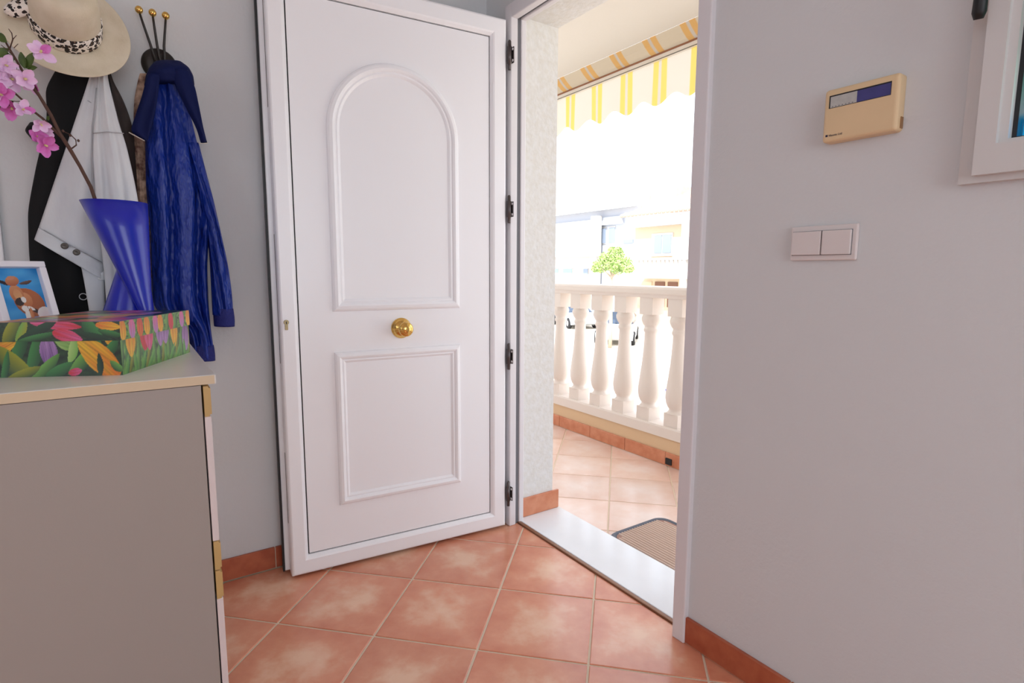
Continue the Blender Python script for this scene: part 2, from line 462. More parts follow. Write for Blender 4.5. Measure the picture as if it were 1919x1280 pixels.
# hinges
for z in (1.932, 1.346, 0.748, 0.154):
    h = lathe('hinge', [(0.006, -0.055), (0.0065, -0.05), (0.0065, -0.032), (0.0095, -0.031), (0.0095, 0.031), (0.0065, 0.032), (0.0065, 0.05), (0.004, 0.055)], STEEL, door, 14, Matrix.Translation((-1.905, 1.2775, z)))
    box('hinge_plate', -1.914, -1.889, 1.2855, 1.2895, z-0.03, z+0.03, STEEL, h, 0.001)
    for dz in (-0.021, 0.021):
        lathe('screw', [(0.005, 0.0), (0.005, 0.0018), (0.003, 0.0026)], PVCG, h, 12, axis_M((-1.8945, 1.2856, z+dz), (0, -1, 0)))
# threshold
th = structure(box('trim_1', DX0+0.004, DX1-0.006, 1.352, 1.588, -0.05, 0.008, MARBLE, None, 0.003), 'white marble doorway threshold')
st = structure(box('trim_2', DX0+0.02, -1.01, 1.3365, 1.352, -0.03, 0.0065, STRIP, None, 0.002), 'bronze floor strip along the threshold')
structure(box('trim_3', DX0+0.008, DX0+0.019, 1.368, YO+0.035, 0.009, 0.095, SKIRT2, None, 0.002), 'terracotta skirting tile on the door reveal')

# ---------------------------------------------------------------- window on the front wall
win = structure(empty('window_1', (0.06, RYW, 1.27)), 'white window with black handle beside the alarm panel')
def sq_frame(name, x0, x1, z0, z1, wx, wz, y0, y1, m, parent):
    bm = bmesh.new()
    for b in ((x0, x1, y0, y1, z0, z0+wz), (x0, x1, y0, y1, z1-wz, z1), (x0, x0+wx, y0, y1, z0+wz, z1-wz), (x1-wx, x1, y0, y1, z0+wz, z1-wz)):
        bm_box(bm, *b)
    return from_bm(name, bm, m, parent)
WPVC = mat('window_pvc', lin(216, 213, 211), 0.4)
sq_frame('window_frame', -0.419, 0.543, 1.262, 2.229, 0.034, 0.034, 1.286, 1.36, WPVC, win)
sq_frame('sash', -0.394, 0.518, 1.2735, 2.218, 0.030, 0.051, 1.268, 1.35, WPVC, win)
sq_frame('glazing_bead', -0.366, 0.490, 1.322, 2.169, 0.0145, 0.010, 1.281, 1.345, WPVC, win)
sq_frame('gasket', -0.352, 0.476, 1.3315, 2.160, 0.0075, 0.005, 1.299, 1.330, BLACK, win)
gm = bpy.data.materials.new('coloured_glass'); gm.use_nodes = True
nt = gm.node_tree; out = nt.nodes['Material Output']; nt.nodes.remove(nt.nodes['Principled BSDF'])
tc = nt.nodes.new('ShaderNodeTexCoord'); sp = nt.nodes.new('ShaderNodeSeparateXYZ'); nt.links.new(tc.outputs['Object'], sp.inputs[0])
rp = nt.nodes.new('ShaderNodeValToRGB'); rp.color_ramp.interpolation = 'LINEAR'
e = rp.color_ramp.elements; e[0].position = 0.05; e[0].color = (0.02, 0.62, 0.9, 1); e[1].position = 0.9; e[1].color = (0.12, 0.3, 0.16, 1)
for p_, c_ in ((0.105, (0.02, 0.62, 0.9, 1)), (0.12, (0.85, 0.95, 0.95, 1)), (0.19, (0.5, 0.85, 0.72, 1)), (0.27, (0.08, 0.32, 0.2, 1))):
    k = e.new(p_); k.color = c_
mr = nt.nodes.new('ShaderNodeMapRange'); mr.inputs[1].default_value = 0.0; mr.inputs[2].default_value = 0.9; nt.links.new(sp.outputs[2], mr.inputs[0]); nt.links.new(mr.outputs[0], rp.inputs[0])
tr = nt.nodes.new('ShaderNodeBsdfTransparent'); nt.links.new(rp.outputs[0], tr.inputs[0])
gl = nt.nodes.new('ShaderNodeBsdfGlossy'); gl.inputs['Roughness'].default_value = 0.03
mx = nt.nodes.new('ShaderNodeMixShader'); mx.inputs[0].default_value = 0.06
nt.links.new(tr.outputs[0], mx.inputs[1]); nt.links.new(gl.outputs[0], mx.inputs[2]); nt.links.new(mx.outputs[0], out.inputs[0])
box('pane', -0.350, 0.474, 1.311, 1.317, 1.334, 2.158, gm, win)
hb = P(1836, 40, 1, 1.225)
hz = hb[2]; hx = hb[0]
handle = box('handle', hx-0.016, hx+0.016, 1.255, 1.268, hz+0.105, hz+0.185, BLACK, win, 0.005)
tube('lever', [(hx, 1.262, hz+0.148), (hx, 1.232, hz+0.146), (hx, 1.222, hz+0.125), (hx, 1.221, hz+0.06), (hx-0.002, 1.225, hz+0.015), (hx-0.003, 1.228, hz+0.005)], [0.009, 0.0095, 0.0105, 0.0095, 0.0105, 0.007], BLACK, handle, 12)

# ---------------------------------------------------------------- light switch and alarm panel
SWP = mat('switch_plastic', lin(226, 218, 216), 0.35)
sw = tag(empty('light_switch', (-0.667, RYW, 1.163)), 'white double rocker light switch on the wall below the alarm panel', 'light switch')
a0 = P(1484, 426, 1, 1.297); a1 = P(1604, 487, 1, 1.297)
sx0, sx1, sz1, sz0 = a0[0], a1[0], a0[2], a1[2]
box('plate', sx0, sx1, 1.296, RYW, sz0, sz1, SWP, sw, 0.003)
xm = (sx0+sx1)/2; mgn = 0.0125
for (xa, xb, tilt) in ((sx0+0.006, xm-0.0015, 0.0), (xm+0.0015, sx1-0.011, 0.0015)):
    box('rocker_gap', xa-0.001, xb+0.001, 1.2945, 1.297, sz0+mgn-0.001, sz1-mgn+0.001, GREYSEAL, sw)
    rk = box('rocker', xa, xb, 1.289, 1.296, sz0+mgn, sz1-mgn, SWP, sw, 0.0015)
APL = mat('aged_cream_plastic', lin(228, 200, 158), 0.42, var=0.04, vscale=8)
YP = 1.277
b0 = P(1545, 168, 1, YP); b1 = P(1683, 138, 1, YP); b2 = P(1684, 248, 1, YP); b3 = P(1541, 264, 1, YP)
px0, px1 = (b0[0]+b3[0])/2, (b1[0]+b2[0])/2
pz1, pz0 = (b0[2]+b1[2])/2, (b2[2]+b3[2])/2
ap = tag(empty('alarm_panel', ((px0+px1)/2, RYW, (pz0+pz1)/2)), 'cream plastic alarm control panel with a grey and blue display strip', 'alarm panel')
bm = bmesh.new()
bm_box(bm, px0, px1, YP, RYW-0.0005, pz0, pz1)
ed = [e_ for e_ in bm.edges if not all(v.co.y > RYW-0.002 for v in e_.verts)]
bmesh.ops.bevel(bm, geom=ed, offset=0.007, segments=4, affect='EDGES', profile=0.5)
body = from_bm('body', bm, APL, ap)
dw = px1-px0; dh = pz1-pz0
wx0, wx1, wz0, wz1 = px0+0.075*dw, px0+0.90*dw, pz0+0.635*dh, pz0+0.875*dh
box('display_recess', wx0, wx1, YP-0.0004, YP+0.004, wz0, wz1, BLACK, ap)
LCD = mat('lcd_grey', lin(190, 190, 186), 0.3, var=0.08, vscale=90)
BLU = mat('panel_blue', lin(66, 66, 128), 0.35, var=0.1, vscale=40)
xs = wx0+0.47*(wx1-wx0)
box('display', wx0+0.003, xs, YP-0.0009, YP, wz0+0.001, wz1-0.003, LCD, ap)
box('blue_label', xs, wx1-0.001, YP-0.0009, YP, wz0+0.001, wz1-0.003, BLU, ap)
for k in range(7):
    xx = wx0+0.008+k*(xs-wx0-0.016)/6
    box('icon', xx-0.0012, xx+0.0012, YP-0.0013, YP-0.0008, wz0+0.002, wz0+0.0035, GREYSEAL, ap)
box('clip', px1-0.003, px1+0.0015, 1.292, 1.302, pz0+0.006, pz0+0.028, mat('brown_plastic', lin(150, 110, 70), 0.5), ap)
INK = mat('dark_blue_ink', lin(40, 38, 70), 0.5)
lx = px0+0.055*dw; lz = pz0+0.105*dh
box('logo_mark', lx, lx+0.0045, YP-0.0005, YP+0.0005, lz, lz+0.0045, INK, ap)
cu = bpy.data.curves.new('lettering', 'FONT'); cu.body = 'Visonic Ltd'; cu.size = 0.0062; cu.extrude = 0.0002
to = bpy.data.objects.new('lettering', cu); C.objects.link(to)
to.matrix_world = frame_M((lx+0.0065, YP-0.0004, lz), (1, 0, 0), (0, 0, 1), (0, -1, 0))
bpy.context.view_layer.update()
me = bpy.data.meshes.new_from_object(to.evaluated_get(bpy.context.evaluated_depsgraph_get()))
Mt = to.matrix_world.copy(); bpy.data.objects.remove(to, do_unlink=True)
bm = bmesh.new(); bm.from_mesh(me); bm.transform(Mt)
from_bm('lettering', bm, INK, ap)

# ================================================================== the balcony
BZ = -0.02
bfloor = structure(box('balcony_floor', -4.6, 2.4, YO, 2.64, -0.2, BZ-0.0025, GROUT), 'terracotta tiled balcony floor outside the door')
# lattice lines x+y = -0.03 + .457k and x-y = -3.78 - .457k  ->  one vertex:
bx = (-0.03-3.78)/2; by = (-0.03+3.78)/2
TILEB = tile_mat('balcony_tile', lin(234, 196, 178), lin(242, 214, 200), lin(247, 228, 219), 0.16)  # terracotta lightened; daylight glare on the floor is put into these tones
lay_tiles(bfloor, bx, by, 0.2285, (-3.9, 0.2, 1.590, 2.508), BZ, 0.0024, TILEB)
structure(box('balcony_ceiling', -4.6, 2.4, YO, 2.50, 2.40, 2.75, mat('porch_cream', lin(216, 209, 200), 0.85, bump=0.2, bscale=60)), 'cream porch ceiling above the balcony')
structure(box('balcony_wall', -4.6, 2.4, 2.512, 2.64, -2.4, 0.142, TANWALL), 'low tan rendered kerb wall under the balustrade')
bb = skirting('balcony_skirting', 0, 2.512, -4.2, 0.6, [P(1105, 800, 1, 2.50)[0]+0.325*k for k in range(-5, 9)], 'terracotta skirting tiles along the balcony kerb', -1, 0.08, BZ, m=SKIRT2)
dpt = P(1253, 872, 1, 2.50)
box('drain_outlet', dpt[0]-0.022, dpt[0]+0.022, 2.494, 2.504, BZ+0.012, BZ+0.05, BLACK, bb, 0.003)

bal = tag(empty('balustrade', (-2.2, 2.57, 0.142)), 'white balustrade with turned balusters along the balcony edge', 'balustrade')
def extrude_x(name, prof, x0, x1, m, parent):
    n = len(prof)
    vs = [(x0, y, z) for y, z in prof]+[(x1, y, z) for y, z in prof]
    fs = [(i, (i+1) % n, n+(i+1) % n, n+i) for i in range(n)]+[tuple(range(n-1, -1, -1)), tuple(range(n, 2*n))]
    o = from_data(name, vs, fs, m, parent)
    bm = bmesh.new(); bm.from_mesh(o.data); bmesh.ops.recalc_face_normals(bm, faces=bm.faces[:]); bm.to_mesh(o.data); bm.free()
    return o
extrude_x('top_rail', [(2.497, 0.968), (2.494, 0.975), (2.494, 0.998), (2.503, 1.010), (2.52, 1.014), (2.63, 1.014), (2.648, 1.0), (2.65, 0.975), (2.64, 0.965), (2.634, 0.947), (2.510, 0.947), (2.504, 0.966)], -4.5, 0.9, WHITEMAS, bal)
extrude_x('bottom_rail', [(2.500, 0.142), (2.500, 0.198), (2.506, 0.208), (2.63, 0.208), (2.64, 0.198), (2.64, 0.142)], -4.5, 0.9, WHITEMAS, bal)
BP = [(0.058, 0.285), (0.052, 0.292), (0.045, 0.300), (0.044, 0.312), (0.052, 0.322), (0.0615, 0.345), (0.066, 0.375), (0.0655, 0.405), (0.061, 0.445), (0.054, 0.50), (0.047, 0.56), (0.0415, 0.63), (0.038, 0.70), (0.037, 0.735), (0.043, 0.745), (0.0445, 0.755), (0.040, 0.765), (0.039, 0.775), (0.049, 0.79), (0.057, 0.81), (0.0575, 0.825), (0.052, 0.84), (0.049, 0.848)]
b_first = None
for k in range(-4, 10):
    xc = -2.080-0.2135*k
    if b_first is None:
        n = 24; vs = []; fs = []
        for r, z in BP:
            for i in range(n):
                a = 2*math.pi*i/n; vs.append((r*math.cos(a), r*math.sin(a), z))
        for j in range(len(BP)-1):
            for i in range(n):
                q = (i+1) % n; fs.append((j*n+i, j*n+q, (j+1)*n+q, (j+1)*n+i))
        nv = len(vs); nb = len(fs)
        for (z0, z1) in ((0.206, 0.287), (0.846, 0.949)):
            o0 = len(vs)
            vs += [(x, y, z) for z in (z0, z1) for y in (-0.05, 0.05) for x in (-0.05, 0.05)]
            fs += [tuple(o0+i for i in f) for f in ((0, 2, 3, 1), (4, 5, 7, 6), (0, 1, 5, 4), (2, 6, 7, 3), (0, 4, 6, 2), (1, 3, 7, 5))]
        me = bpy.data.meshes.new('baluster'); me.from_pydata(vs, [], fs); me.materials.append(WHITEMAS)
        me.polygons.foreach_set('use_smooth', [i < nb for i in range(len(fs))])
        b_first = me
    o = bpy.data.objects.new('baluster', b_first); link(o, bal)
    o.location = (xc+2.2, 2.567-2.57, -0.142)

# ---------------------------------------------------------------- awning
aw = tag(empty('awning', (-2.2, 2.56, 2.3)), 'yellow and white striped awning with scalloped valance above the balustrade', 'awning')
def stripe_cols(xs, dark):  # dark: stripe tones lowered to paint in the shade under the canopy
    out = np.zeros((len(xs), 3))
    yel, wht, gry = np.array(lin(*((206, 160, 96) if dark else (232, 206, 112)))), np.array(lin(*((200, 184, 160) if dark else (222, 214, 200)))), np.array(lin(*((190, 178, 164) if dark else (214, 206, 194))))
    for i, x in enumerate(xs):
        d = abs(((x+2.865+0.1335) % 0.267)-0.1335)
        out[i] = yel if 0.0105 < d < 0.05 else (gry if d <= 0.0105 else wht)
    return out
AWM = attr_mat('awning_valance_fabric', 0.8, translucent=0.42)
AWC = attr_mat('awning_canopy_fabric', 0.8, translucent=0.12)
X0, X1, NX = -4.4, 0.4, 720
def vfn(u, v):
    x = X0+(X1-X0)*u
    ph = ((x+2.822) % 0.238)/0.238
    zb = 2.082-0.024*math.cos(2*math.pi*ph)
    z = 2.306+(zb-2.306)*v
    return (x, 2.612+0.006*math.sin(x*19)*v, z)
va = grid('valance', vfn, NX, 4, AWM, aw)
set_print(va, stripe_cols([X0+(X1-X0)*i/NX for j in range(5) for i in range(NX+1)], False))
def tfn(u, v):
    x = X0+(X1-X0)*u
    return (x, 2.505+0.095*v, 2.402-0.068*v-0.008*math.sin(math.pi*v))
ta = grid('canopy', tfn, NX, 3, AWC, aw)
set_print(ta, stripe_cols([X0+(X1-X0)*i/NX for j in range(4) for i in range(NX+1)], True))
BAR = mat('awning_bar_white', lin(232, 222, 212), 0.4)
box('front_bar', X0, X1, 2.590, 2.618, 2.306, 2.334, BAR, aw, 0.003)
box('bar_groove', X0, X1, 2.5885, 2.592, 2.3045, 2.3085, mat('groove_grey', lin(120, 115, 105), 0.6), aw)
box('bar_lip', X0, X1, 2.586, 2.592, 2.330, 2.3385, mat('bar_brown', lin(150, 100, 70), 0.6), aw)

# ---------------------------------------------------------------- doormat
MF = mat('mat_brown', lin(222, 198, 182), 0.9, bump=0.5, bscale=600)
MR = mat('mat_rubber', lin(92, 96, 108), 0.55)
c0 = P(1142, 997, 2, BZ+0.012); 
dm = tag(empty('doormat', (-1.28, 1.80, BZ)), 'brown ribbed doormat with dark grey rubber edge outside the threshold', 'doormat')
dx0 = c0[0]+0.005; dy1 = 1.945; dx1 = dx0+0.75; dy0 = 1.592
def rounded(x0, x1, y0, y1, r, n=6):
    pts = []
    for (cx, cy, a0) in ((x1-r, y1-r, 0), (x0+r, y1-r, 90), (x0+r, y0+r, 180), (x1-r, y0+r, 270)):
        for i in range(n+1):
            a = math.radians(a0+90*i/n); pts.append((cx+r*math.cos(a), cy+r*math.sin(a)))
    return pts
def ringsolid(name, loops, m, parent, cap=True):
    n = len(loops[0][0]); vs = []; fs = []
    for pts, z in loops: vs += [(x, y, z) for x, y in pts]
    for k in range(len(loops)-1):
        for i in range(n):
            j = (i+1) % n; fs.append((k*n+i, k*n+j, (k+1)*n+j, (k+1)*n+i))
    if cap: fs.append(tuple((len(loops)-1)*n+i for i in range(n)))
    return from_data(name, vs, fs, m, parent)
DM = Matrix.Rotation(0, 4, 'Z')
ringsolid('rubber_edge', [(rounded(dx0, dx1, dy0, dy1, 0.06), BZ), (rounded(dx0, dx1, dy0, dy1, 0.06), BZ+0.004), (rounded(dx0+0.008, dx1-0.008, dy0+0.008, dy1-0.008, 0.055), BZ+0.011), (rounded(dx0+0.016, dx1-0.016, dy0+0.016, dy1-0.016, 0.05), BZ+0.009), (rounded(dx0+0.022, dx1-0.022, dy0+0.022, dy1-0.022, 0.045), BZ+0.005)], MR, dm)
ringsolid('carpet_field', [(rounded(dx0+0.022, dx1-0.022, dy0+0.022, dy1-0.022, 0.045), BZ+0.004), (rounded(dx0+0.023, dx1-0.023, dy0+0.023, dy1-0.023, 0.045), BZ+0.0075)], mat('mat_brown_dark', lin(170, 132, 118), 0.95), dm)
vs, fs = [], []
y = dy0+0.03
while y < dy1-0.03:
    ins = 0.026+(0.03 if (y > dy1-0.055 or y < dy0+0.055) else 0)
    o0 = len(vs)
    vs += [(dx0+ins, y-0.0055, BZ+0.007), (dx1-ins, y-0.0045, BZ+0.007), (dx0+ins, y-0.002, BZ+0.0115), (dx1-ins, y-0.002, BZ+0.0115), (dx0+ins, y+0.002, BZ+0.0115), (dx1-ins, y+0.002, BZ+0.0115), (dx0+ins, y+0.0045, BZ+0.007), (dx1-ins, y+0.0045, BZ+0.007)]
    fs += [(o0, o0+1, o0+3, o0+2), (o0+2, o0+3, o0+5, o0+4), (o0+4, o0+5, o0+7, o0+6)]
    y += 0.0155
from_data('ribs', vs, fs, MF, dm)

# ================================================================== street, houses, tree, cars
GZ = -2.2
structure(box('street_ground', -80, 40, 2.64, 70, GZ-0.3, GZ, mat('pale_concrete', lin(225, 215, 200), 0.9, var=0.1, vscale=0.6)), 'pale sunlit street beyond the balcony')
structure(box('house_base', -4.6, 2.4, -3, 2.512, GZ-0.3, -0.2, WHITEMAS), 'base of the house under the balcony')
PEACH = mat('peach_render', lin(222, 200, 172), 0.9); HWHITE = mat('house_white', lin(214, 212, 210), 0.9); HBLUE = mat('house_pale_blue', lin(200, 206, 216), 0.9)
ROOF = mat('roof_clay', lin(212, 182, 164), 0.9, var=0.1, vscale=3); GLASSD = mat('far_window_glass', lin(150, 164, 184), 0.3); TURQ = mat('turquoise_glass', lin(165, 215, 222), 0.3); BRN = mat('brown_shutter', lin(130, 92, 74), 0.7)
HY = 26.0
def Hx(px, y=HY): return P(px, 508, 1, y)[0]
def Hz(py, px=1240, y=HY): return P(px, py, 1, y)[2]
hA = tag(empty('house', (Hx(1260), HY+4, GZ)), 'peach two storey house with clay roof, columns and upper balcony', 'house')
def part(name, px0, px1, py0, py1, y0, y1, m, par, pxr=1240):
    yb = y0
    return box(name, Hx(px0, yb), Hx(px1, yb), y0, y1, Hz(py1, pxr, yb), Hz(py0, pxr, yb), m, par)
box('wall', Hx(1188), Hx(1460), HY, HY+8, GZ, Hz(404), PEACH, hA)
part('cornice', 1180, 1460, 404, 422, HY-0.5, HY+0.2, HWHITE, hA)
for (pa, pb, qa, qb) in ((1219, 1258, 437, 480), (1290, 1345, 440, 486)):
    w_ = part('window', pa, pb, qa, qb, HY-0.06, HY+0.05, BRN if pa > 1280 else HWHITE, hA)
    if pa < 1280:
        part('pane', pa+5, (pa+pb)/2-1, qa+4, qb-6, HY-0.1, HY, GLASSD, w_); part('pane', (pa+pb)/2+1, pb-3, qa+4, qb-6, HY-0.1, HY, GLASSD, w_)
part('balcony_front', 1186, 1460, 500, 522, HY-1.4, HY-1.2, HWHITE, hA)
part('balcony_slab', 1186, 1460, 515, 521, HY-1.15, HY, HWHITE, hA)
part('balcony_rail', 1186, 1460, 483, 487, HY-1.42, HY-1.2, HWHITE, hA)
for k in range(32):
    part('baluster', 1192+k*8, 1196+k*8, 486, 501, HY-1.35, HY-1.25, HWHITE, hA)
part('column', 1274, 1286, 404, 580, HY-1.3, HY-0.9, HWHITE, hA)
part('column', 1400, 1414, 404, 580, HY-1.3, HY-0.9, HWHITE, hA)
for (pa, pb) in ((1192, 1222), (1228, 1246), (1252, 1270), (1290, 1330)):
    part('garage_opening', pa, pb, 528, 575, HY-0.06, HY+0.05, BRN if pa > 1225 else PEACH, hA)
# roof: sloped slab with rows of tile courses
ze = Hz(402); rx0, rx1 = Hx(1176), Hx(1470)
def slope_roof(name, x0, x1, y0, z0, y1, z1, m, par, rows=10):
    bm = bmesh.new()
    for r in range(rows):
        t0, t1 = r/rows, (r+1)/rows
        ya, yb_ = y0+(y1-y0)*t0, y0+(y1-y0)*t1
        za, zb_ = z0+(z1-z0)*t0+0.05, z0+(z1-z0)*t1
        v = [bm.verts.new(c) for c in ((x0, ya, za), (x1, ya, za), (x1, yb_, zb_), (x0, yb_, zb_), (x0, ya, za-0.1), (x1, ya, za-0.1), (x1, yb_, zb_-0.1), (x0, yb_, zb_-0.1))]
        for f in ((0, 1, 2, 3), (7, 6, 5, 4), (0, 4, 5, 1), (2, 6, 7, 3), (0, 3, 7, 4), (1, 5, 6, 2)): bm.faces.new([v[i] for i in f])
    return from_bm(name, bm, m, par)
slope_roof('roof', rx0, rx1, HY-0.8, ze, HY+4, ze+1.75, ROOF, hA)
slope_roof('roof', rx0, rx1, HY+8.8, ze, HY+4, ze+1.75, ROOF, hA)
x = rx0+0.15
tl = None
while x < rx1:
    if tl is None:
        tl = lathe('eave_tile', [(0.09, 0), (0.1, 0.02), (0.1, 0.5)], ROOF, hA, 10, axis_M((x, HY-0.86, ze+0.03), (0, 1, 0.35))); t0x = x
    else:
        c_ = tl.copy(); link(c_, hA); c_.location = (x-t0x, 0, 0)
    x += 0.3
box('roof_block', Hx(1198, HY+3), Hx(1262, HY+3), HY+3, HY+6, ze+0.8, Hz(352, 1240, HY+3), ROOF, hA)
box('air_conditioner', Hx(1192, HY+2.6), Hx(1205, HY+2.6), HY+2.6, HY+3, ze+1.0, Hz(362, 1198, HY+2.6), HWHITE, hA)

hB = tag(empty('house', (Hx(1110, 32), 36, GZ)), 'pale blue and white house with turquoise glass balcony left of the tree', 'house')
Y2 = 32.0
box('wall', Hx(1020, Y2), Hx(1192, Y2), Y2, Y2+8, GZ, Hz(396, 1110, Y2), HBLUE, hB)
part('white_bay', 1000, 1108, 412, 560, Y2-0.6, Y2+0.1, HWHITE, hB, 1110)
part('pillar', 1105, 1117, 405, 560, Y2-0.9, Y2-0.4, HWHITE, hB, 1110)
part('window_head', 1118, 1162, 410, 424, Y2-0.3, Y2, HBLUE, hB, 1110)
for (pa, pb) in ((1119, 1134), (1137, 1151)):
    w_ = part('window', pa, pb, 427, 459, Y2-0.05, Y2+0.05, HWHITE, hB, 1110); part('pane', pa+2, pb-1, 430, 457, Y2-0.1, Y2, GLASSD, w_, 1110)
part('vent', 1166, 1184, 453, 459, Y2-0.1, Y2, GLASSD, hB, 1110)
for (pa, pb) in ((1037, 1077), (1083, 1106)):
    part('balcony_glass', pa, pb, 461, 474, Y2-1.6, Y2-1.55, TURQ, hB, 1110)
part('balcony_slab', 1000, 1108, 474, 480, Y2-1.7, Y2, HWHITE, hB, 1110)
for (pa, pb, m_) in ((1036, 1046, TURQ), (1054, 1072, TURQ), (1092, 1102, GLASSD)):
    w_ = part('window', pa, pb, 503, 517, Y2-0.68, Y2-0.58, HWHITE, hB, 1110); part('pane', pa+1, pb-1, 504, 516, Y2-0.72, Y2-0.6, m_, w_, 1110)
slope_roof('roof', Hx(1000, Y2), Hx(1195, Y2), Y2-0.9, Hz(396, 1110, Y2), Y2+4, Hz(372, 1110, Y2)+0.6, mat('roof_pale', lin(214, 196, 184), 0.9), hB)

# street tree
TY = 17.0
tb = P(1146, 525, 1, TY)
tree = tag(empty('street_tree', (tb[0], TY, GZ)), 'small round green street tree in front of the houses', 'tree')
BARK = mat('tree_bark', lin(196, 176, 155), 0.9)
tz0 = tb[2]
tube('trunk', [(tb[0], TY, GZ), (tb[0]+0.03, TY, GZ+0.8), (tb[0]-0.02, TY, tz0), (tb[0], TY, tz0+0.35)], [0.09, 0.075, 0.06, 0.05], BARK, tree, 8)
for dx, dz in ((-0.55, 0.62), (0.5, 0.62), (-0.2, 0.8), (0.25, 0.85)):
    tube('bough', [(tb[0], TY, tz0+0.1), (tb[0]+dx*0.45, TY+dx*0.2, tz0+dz*0.55), (tb[0]+dx, TY+dx*0.4, tz0+dz)], [0.045, 0.03, 0.012], BARK, tree, 6)
vs, fs = [], []
rnd = random.Random(3)
cl = [(-0.62, 0.62, 0.42), (0.0, 0.75, 0.5), (0.6, 0.72, 0.42), (0.25, 1.02, 0.38), (-0.3, 0.95, 0.36), (0.95, 0.5, 0.25), (-0.95, 0.5, 0.24), (0.4, 0.55, 0.4), (0.02, 1.25, 0.2), (0.35, 1.25, 0.16)]
for k in range(3200):
    cx_, cz_, r_ = cl[k % len(cl)]
    v = Vector((rnd.gauss(0, 1), rnd.gauss(0, 1), rnd.gauss(0, 1))).normalized()*r_*rnd.random()**0.4
    c_ = Vector((tb[0]+cx_, TY, tz0+cz_))+Vector((v.x, v.y, v.z*0.75))
    a_ = Vector((rnd.gauss(0, 1), rnd.gauss(0, 1), rnd.gauss(0, 1))).normalized()
    b_ = a_.orthogonal().normalized()
    L_, w_ = 0.075, 0.03
    o0 = len(vs); vs += [c_-a_*L_, c_+b_*w_, c_+a_*L_, c_-b_*w_]; fs.append((o0, o0+1, o0+2, o0+3))
cr = from_data('crown', vs, fs, mat('leaf_green', lin(192, 210, 140), 0.7, col2=lin(160, 190, 110), vscale=4), tree)
cr['kind'] = 'stuff'

# parked cars
CARW = mat('car_white', lin(236, 238, 240), 0.2, coat=0.6); CARG = mat('car_glass', lin(70, 84, 104), 0.08); TYRE = mat('tyre', (0.02, 0.02, 0.022), 0.8); HUB = mat('wheel_hub', lin(180, 182, 186), 0.3, metal=0.8); LAMP = mat('car_lamp', lin(190, 60, 50), 0.2)
def car(x, y, rz, paint, label):
    root = empty('car', (x, y, GZ)); root.rotation_euler = (0, 0, rz)
    bpy.context.view_layer.update()
    M = Matrix.Translation((x, y, GZ)) @ Matrix.Rotation(rz, 4, 'Z')
    tag(root, label, 'car', 'parked cars in the street')
    def loft(name, secs, m, par=root):
        # secs: (x, halfwidth_low, halfwidth_high, z_low, z_high)
        vs = []; fs = []
        for (sx, w0, w1, z0, z1) in secs:
            zm = (z0+z1)/2
            for yy, zz in ((-w0, z0), (w0, z0), (w0*1.03, zm), (w1, z1), (-w1, z1), (-w0*1.03, zm)): vs.append(M @ Vector((sx, yy, zz)))
        n = 6
        for k in range(len(secs)-1):
            for i in range(n): fs.append((k*n+i, k*n+(i+1) % n, (k+1)*n+(i+1) % n, (k+1)*n+i))
        fs += [tuple(range(n-1, -1, -1)), tuple((len(secs)-1)*n+i for i in range(n))]
        o = from_data(name, vs, fs, m, None)
        o.parent = root; o.data.transform(M.inverted())
        bm = bmesh.new(); bm.from_mesh(o.data); bmesh.ops.recalc_face_normals(bm, faces=bm.faces[:]); bm.to_mesh(o.data); bm.free()
        return o
    loft('body', [(-1.98, 0.72, 0.66, 0.35, 0.78), (-1.85, 0.82, 0.76, 0.25, 0.9), (-1.0, 0.85, 0.79, 0.22, 0.93), (0.9, 0.85, 0.79, 0.22, 0.92), (1.7, 0.82, 0.74, 0.24, 0.78), (2.0, 0.7, 0.64, 0.34, 0.66)], paint)
    loft('cabin_glass', [(-1.8, 0.72, 0.60, 0.9, 0.95), (-1.55, 0.76, 0.58, 0.9, 1.38), (0.1, 0.76, 0.58, 0.9, 1.40), (0.95, 0.72, 0.62, 0.9, 0.95)], CARG)
    loft('roof', [(-1.6, 0.56, 0.52, 1.37, 1.405), (-0.7, 0.585, 0.55, 1.385, 1.46), (0.1, 0.57, 0.52, 1.385, 1.42)], paint)
    for s in (-1, 1):
        loft('pillar', [(-0.62, 0.03, 0.03, 0.9, 0.95), (-0.60, 0.03, 0.03, 0.92, 0.97)], paint)
        for wx in (-1.25, 1.25):
            MM = Matrix.Translation((wx, s*0.8, 0.31)) @ Matrix.Rotation(math.pi/2, 4, 'X')
            o = lathe('wheel', [(0.18, -0.1), (0.28, -0.1), (0.31, -0.07), (0.31, 0.07), (0.28, 0.1), (0.18, 0.1)], TYRE, None, 20, MM, False); o.parent = root
            h_ = lathe('hub', [(0.17, -0.105), (0.18, 0.0), (0.17, 0.105)], HUB, None, 14, MM, False); h_.parent = o
        o = box('tail_lamp', -1.99, -1.9, s*0.5, s*0.74, 0.68, 0.82, LAMP); o.parent = root
    o = box('bumper', -2.04, -1.85, -0.7, 0.7, 0.33, 0.5, TYRE, None, 0.02); o.parent = root
    return root
ca = P(1158, 590, 1, 19.0)
car(ca[0], 19.0, math.radians(-50), CARW, 'white parked car seen between the balusters below the tree')
cb = P(1085, 590, 1, 22.0)
car(cb[0]-0.4, 22.0, math.radians(-20), mat('car_silver', lin(205, 212, 220), 0.2, coat=0.6), 'silver parked car beside the white car in the street')
bl = P(1254, 744, 2, GZ)
bo = lathe('blue_bucket', [(0.075, 0), (0.08, 0.01), (0.105, 0.19), (0.112, 0.195), (0.112, 0.205), (0.1, 0.205)], mat('bucket_blue', lin(60, 70, 190), 0.4), None, 20, Matrix.Translation(tuple(bl)))
tag(bo, 'small blue object on the pale ground below the balustrade', 'bucket')

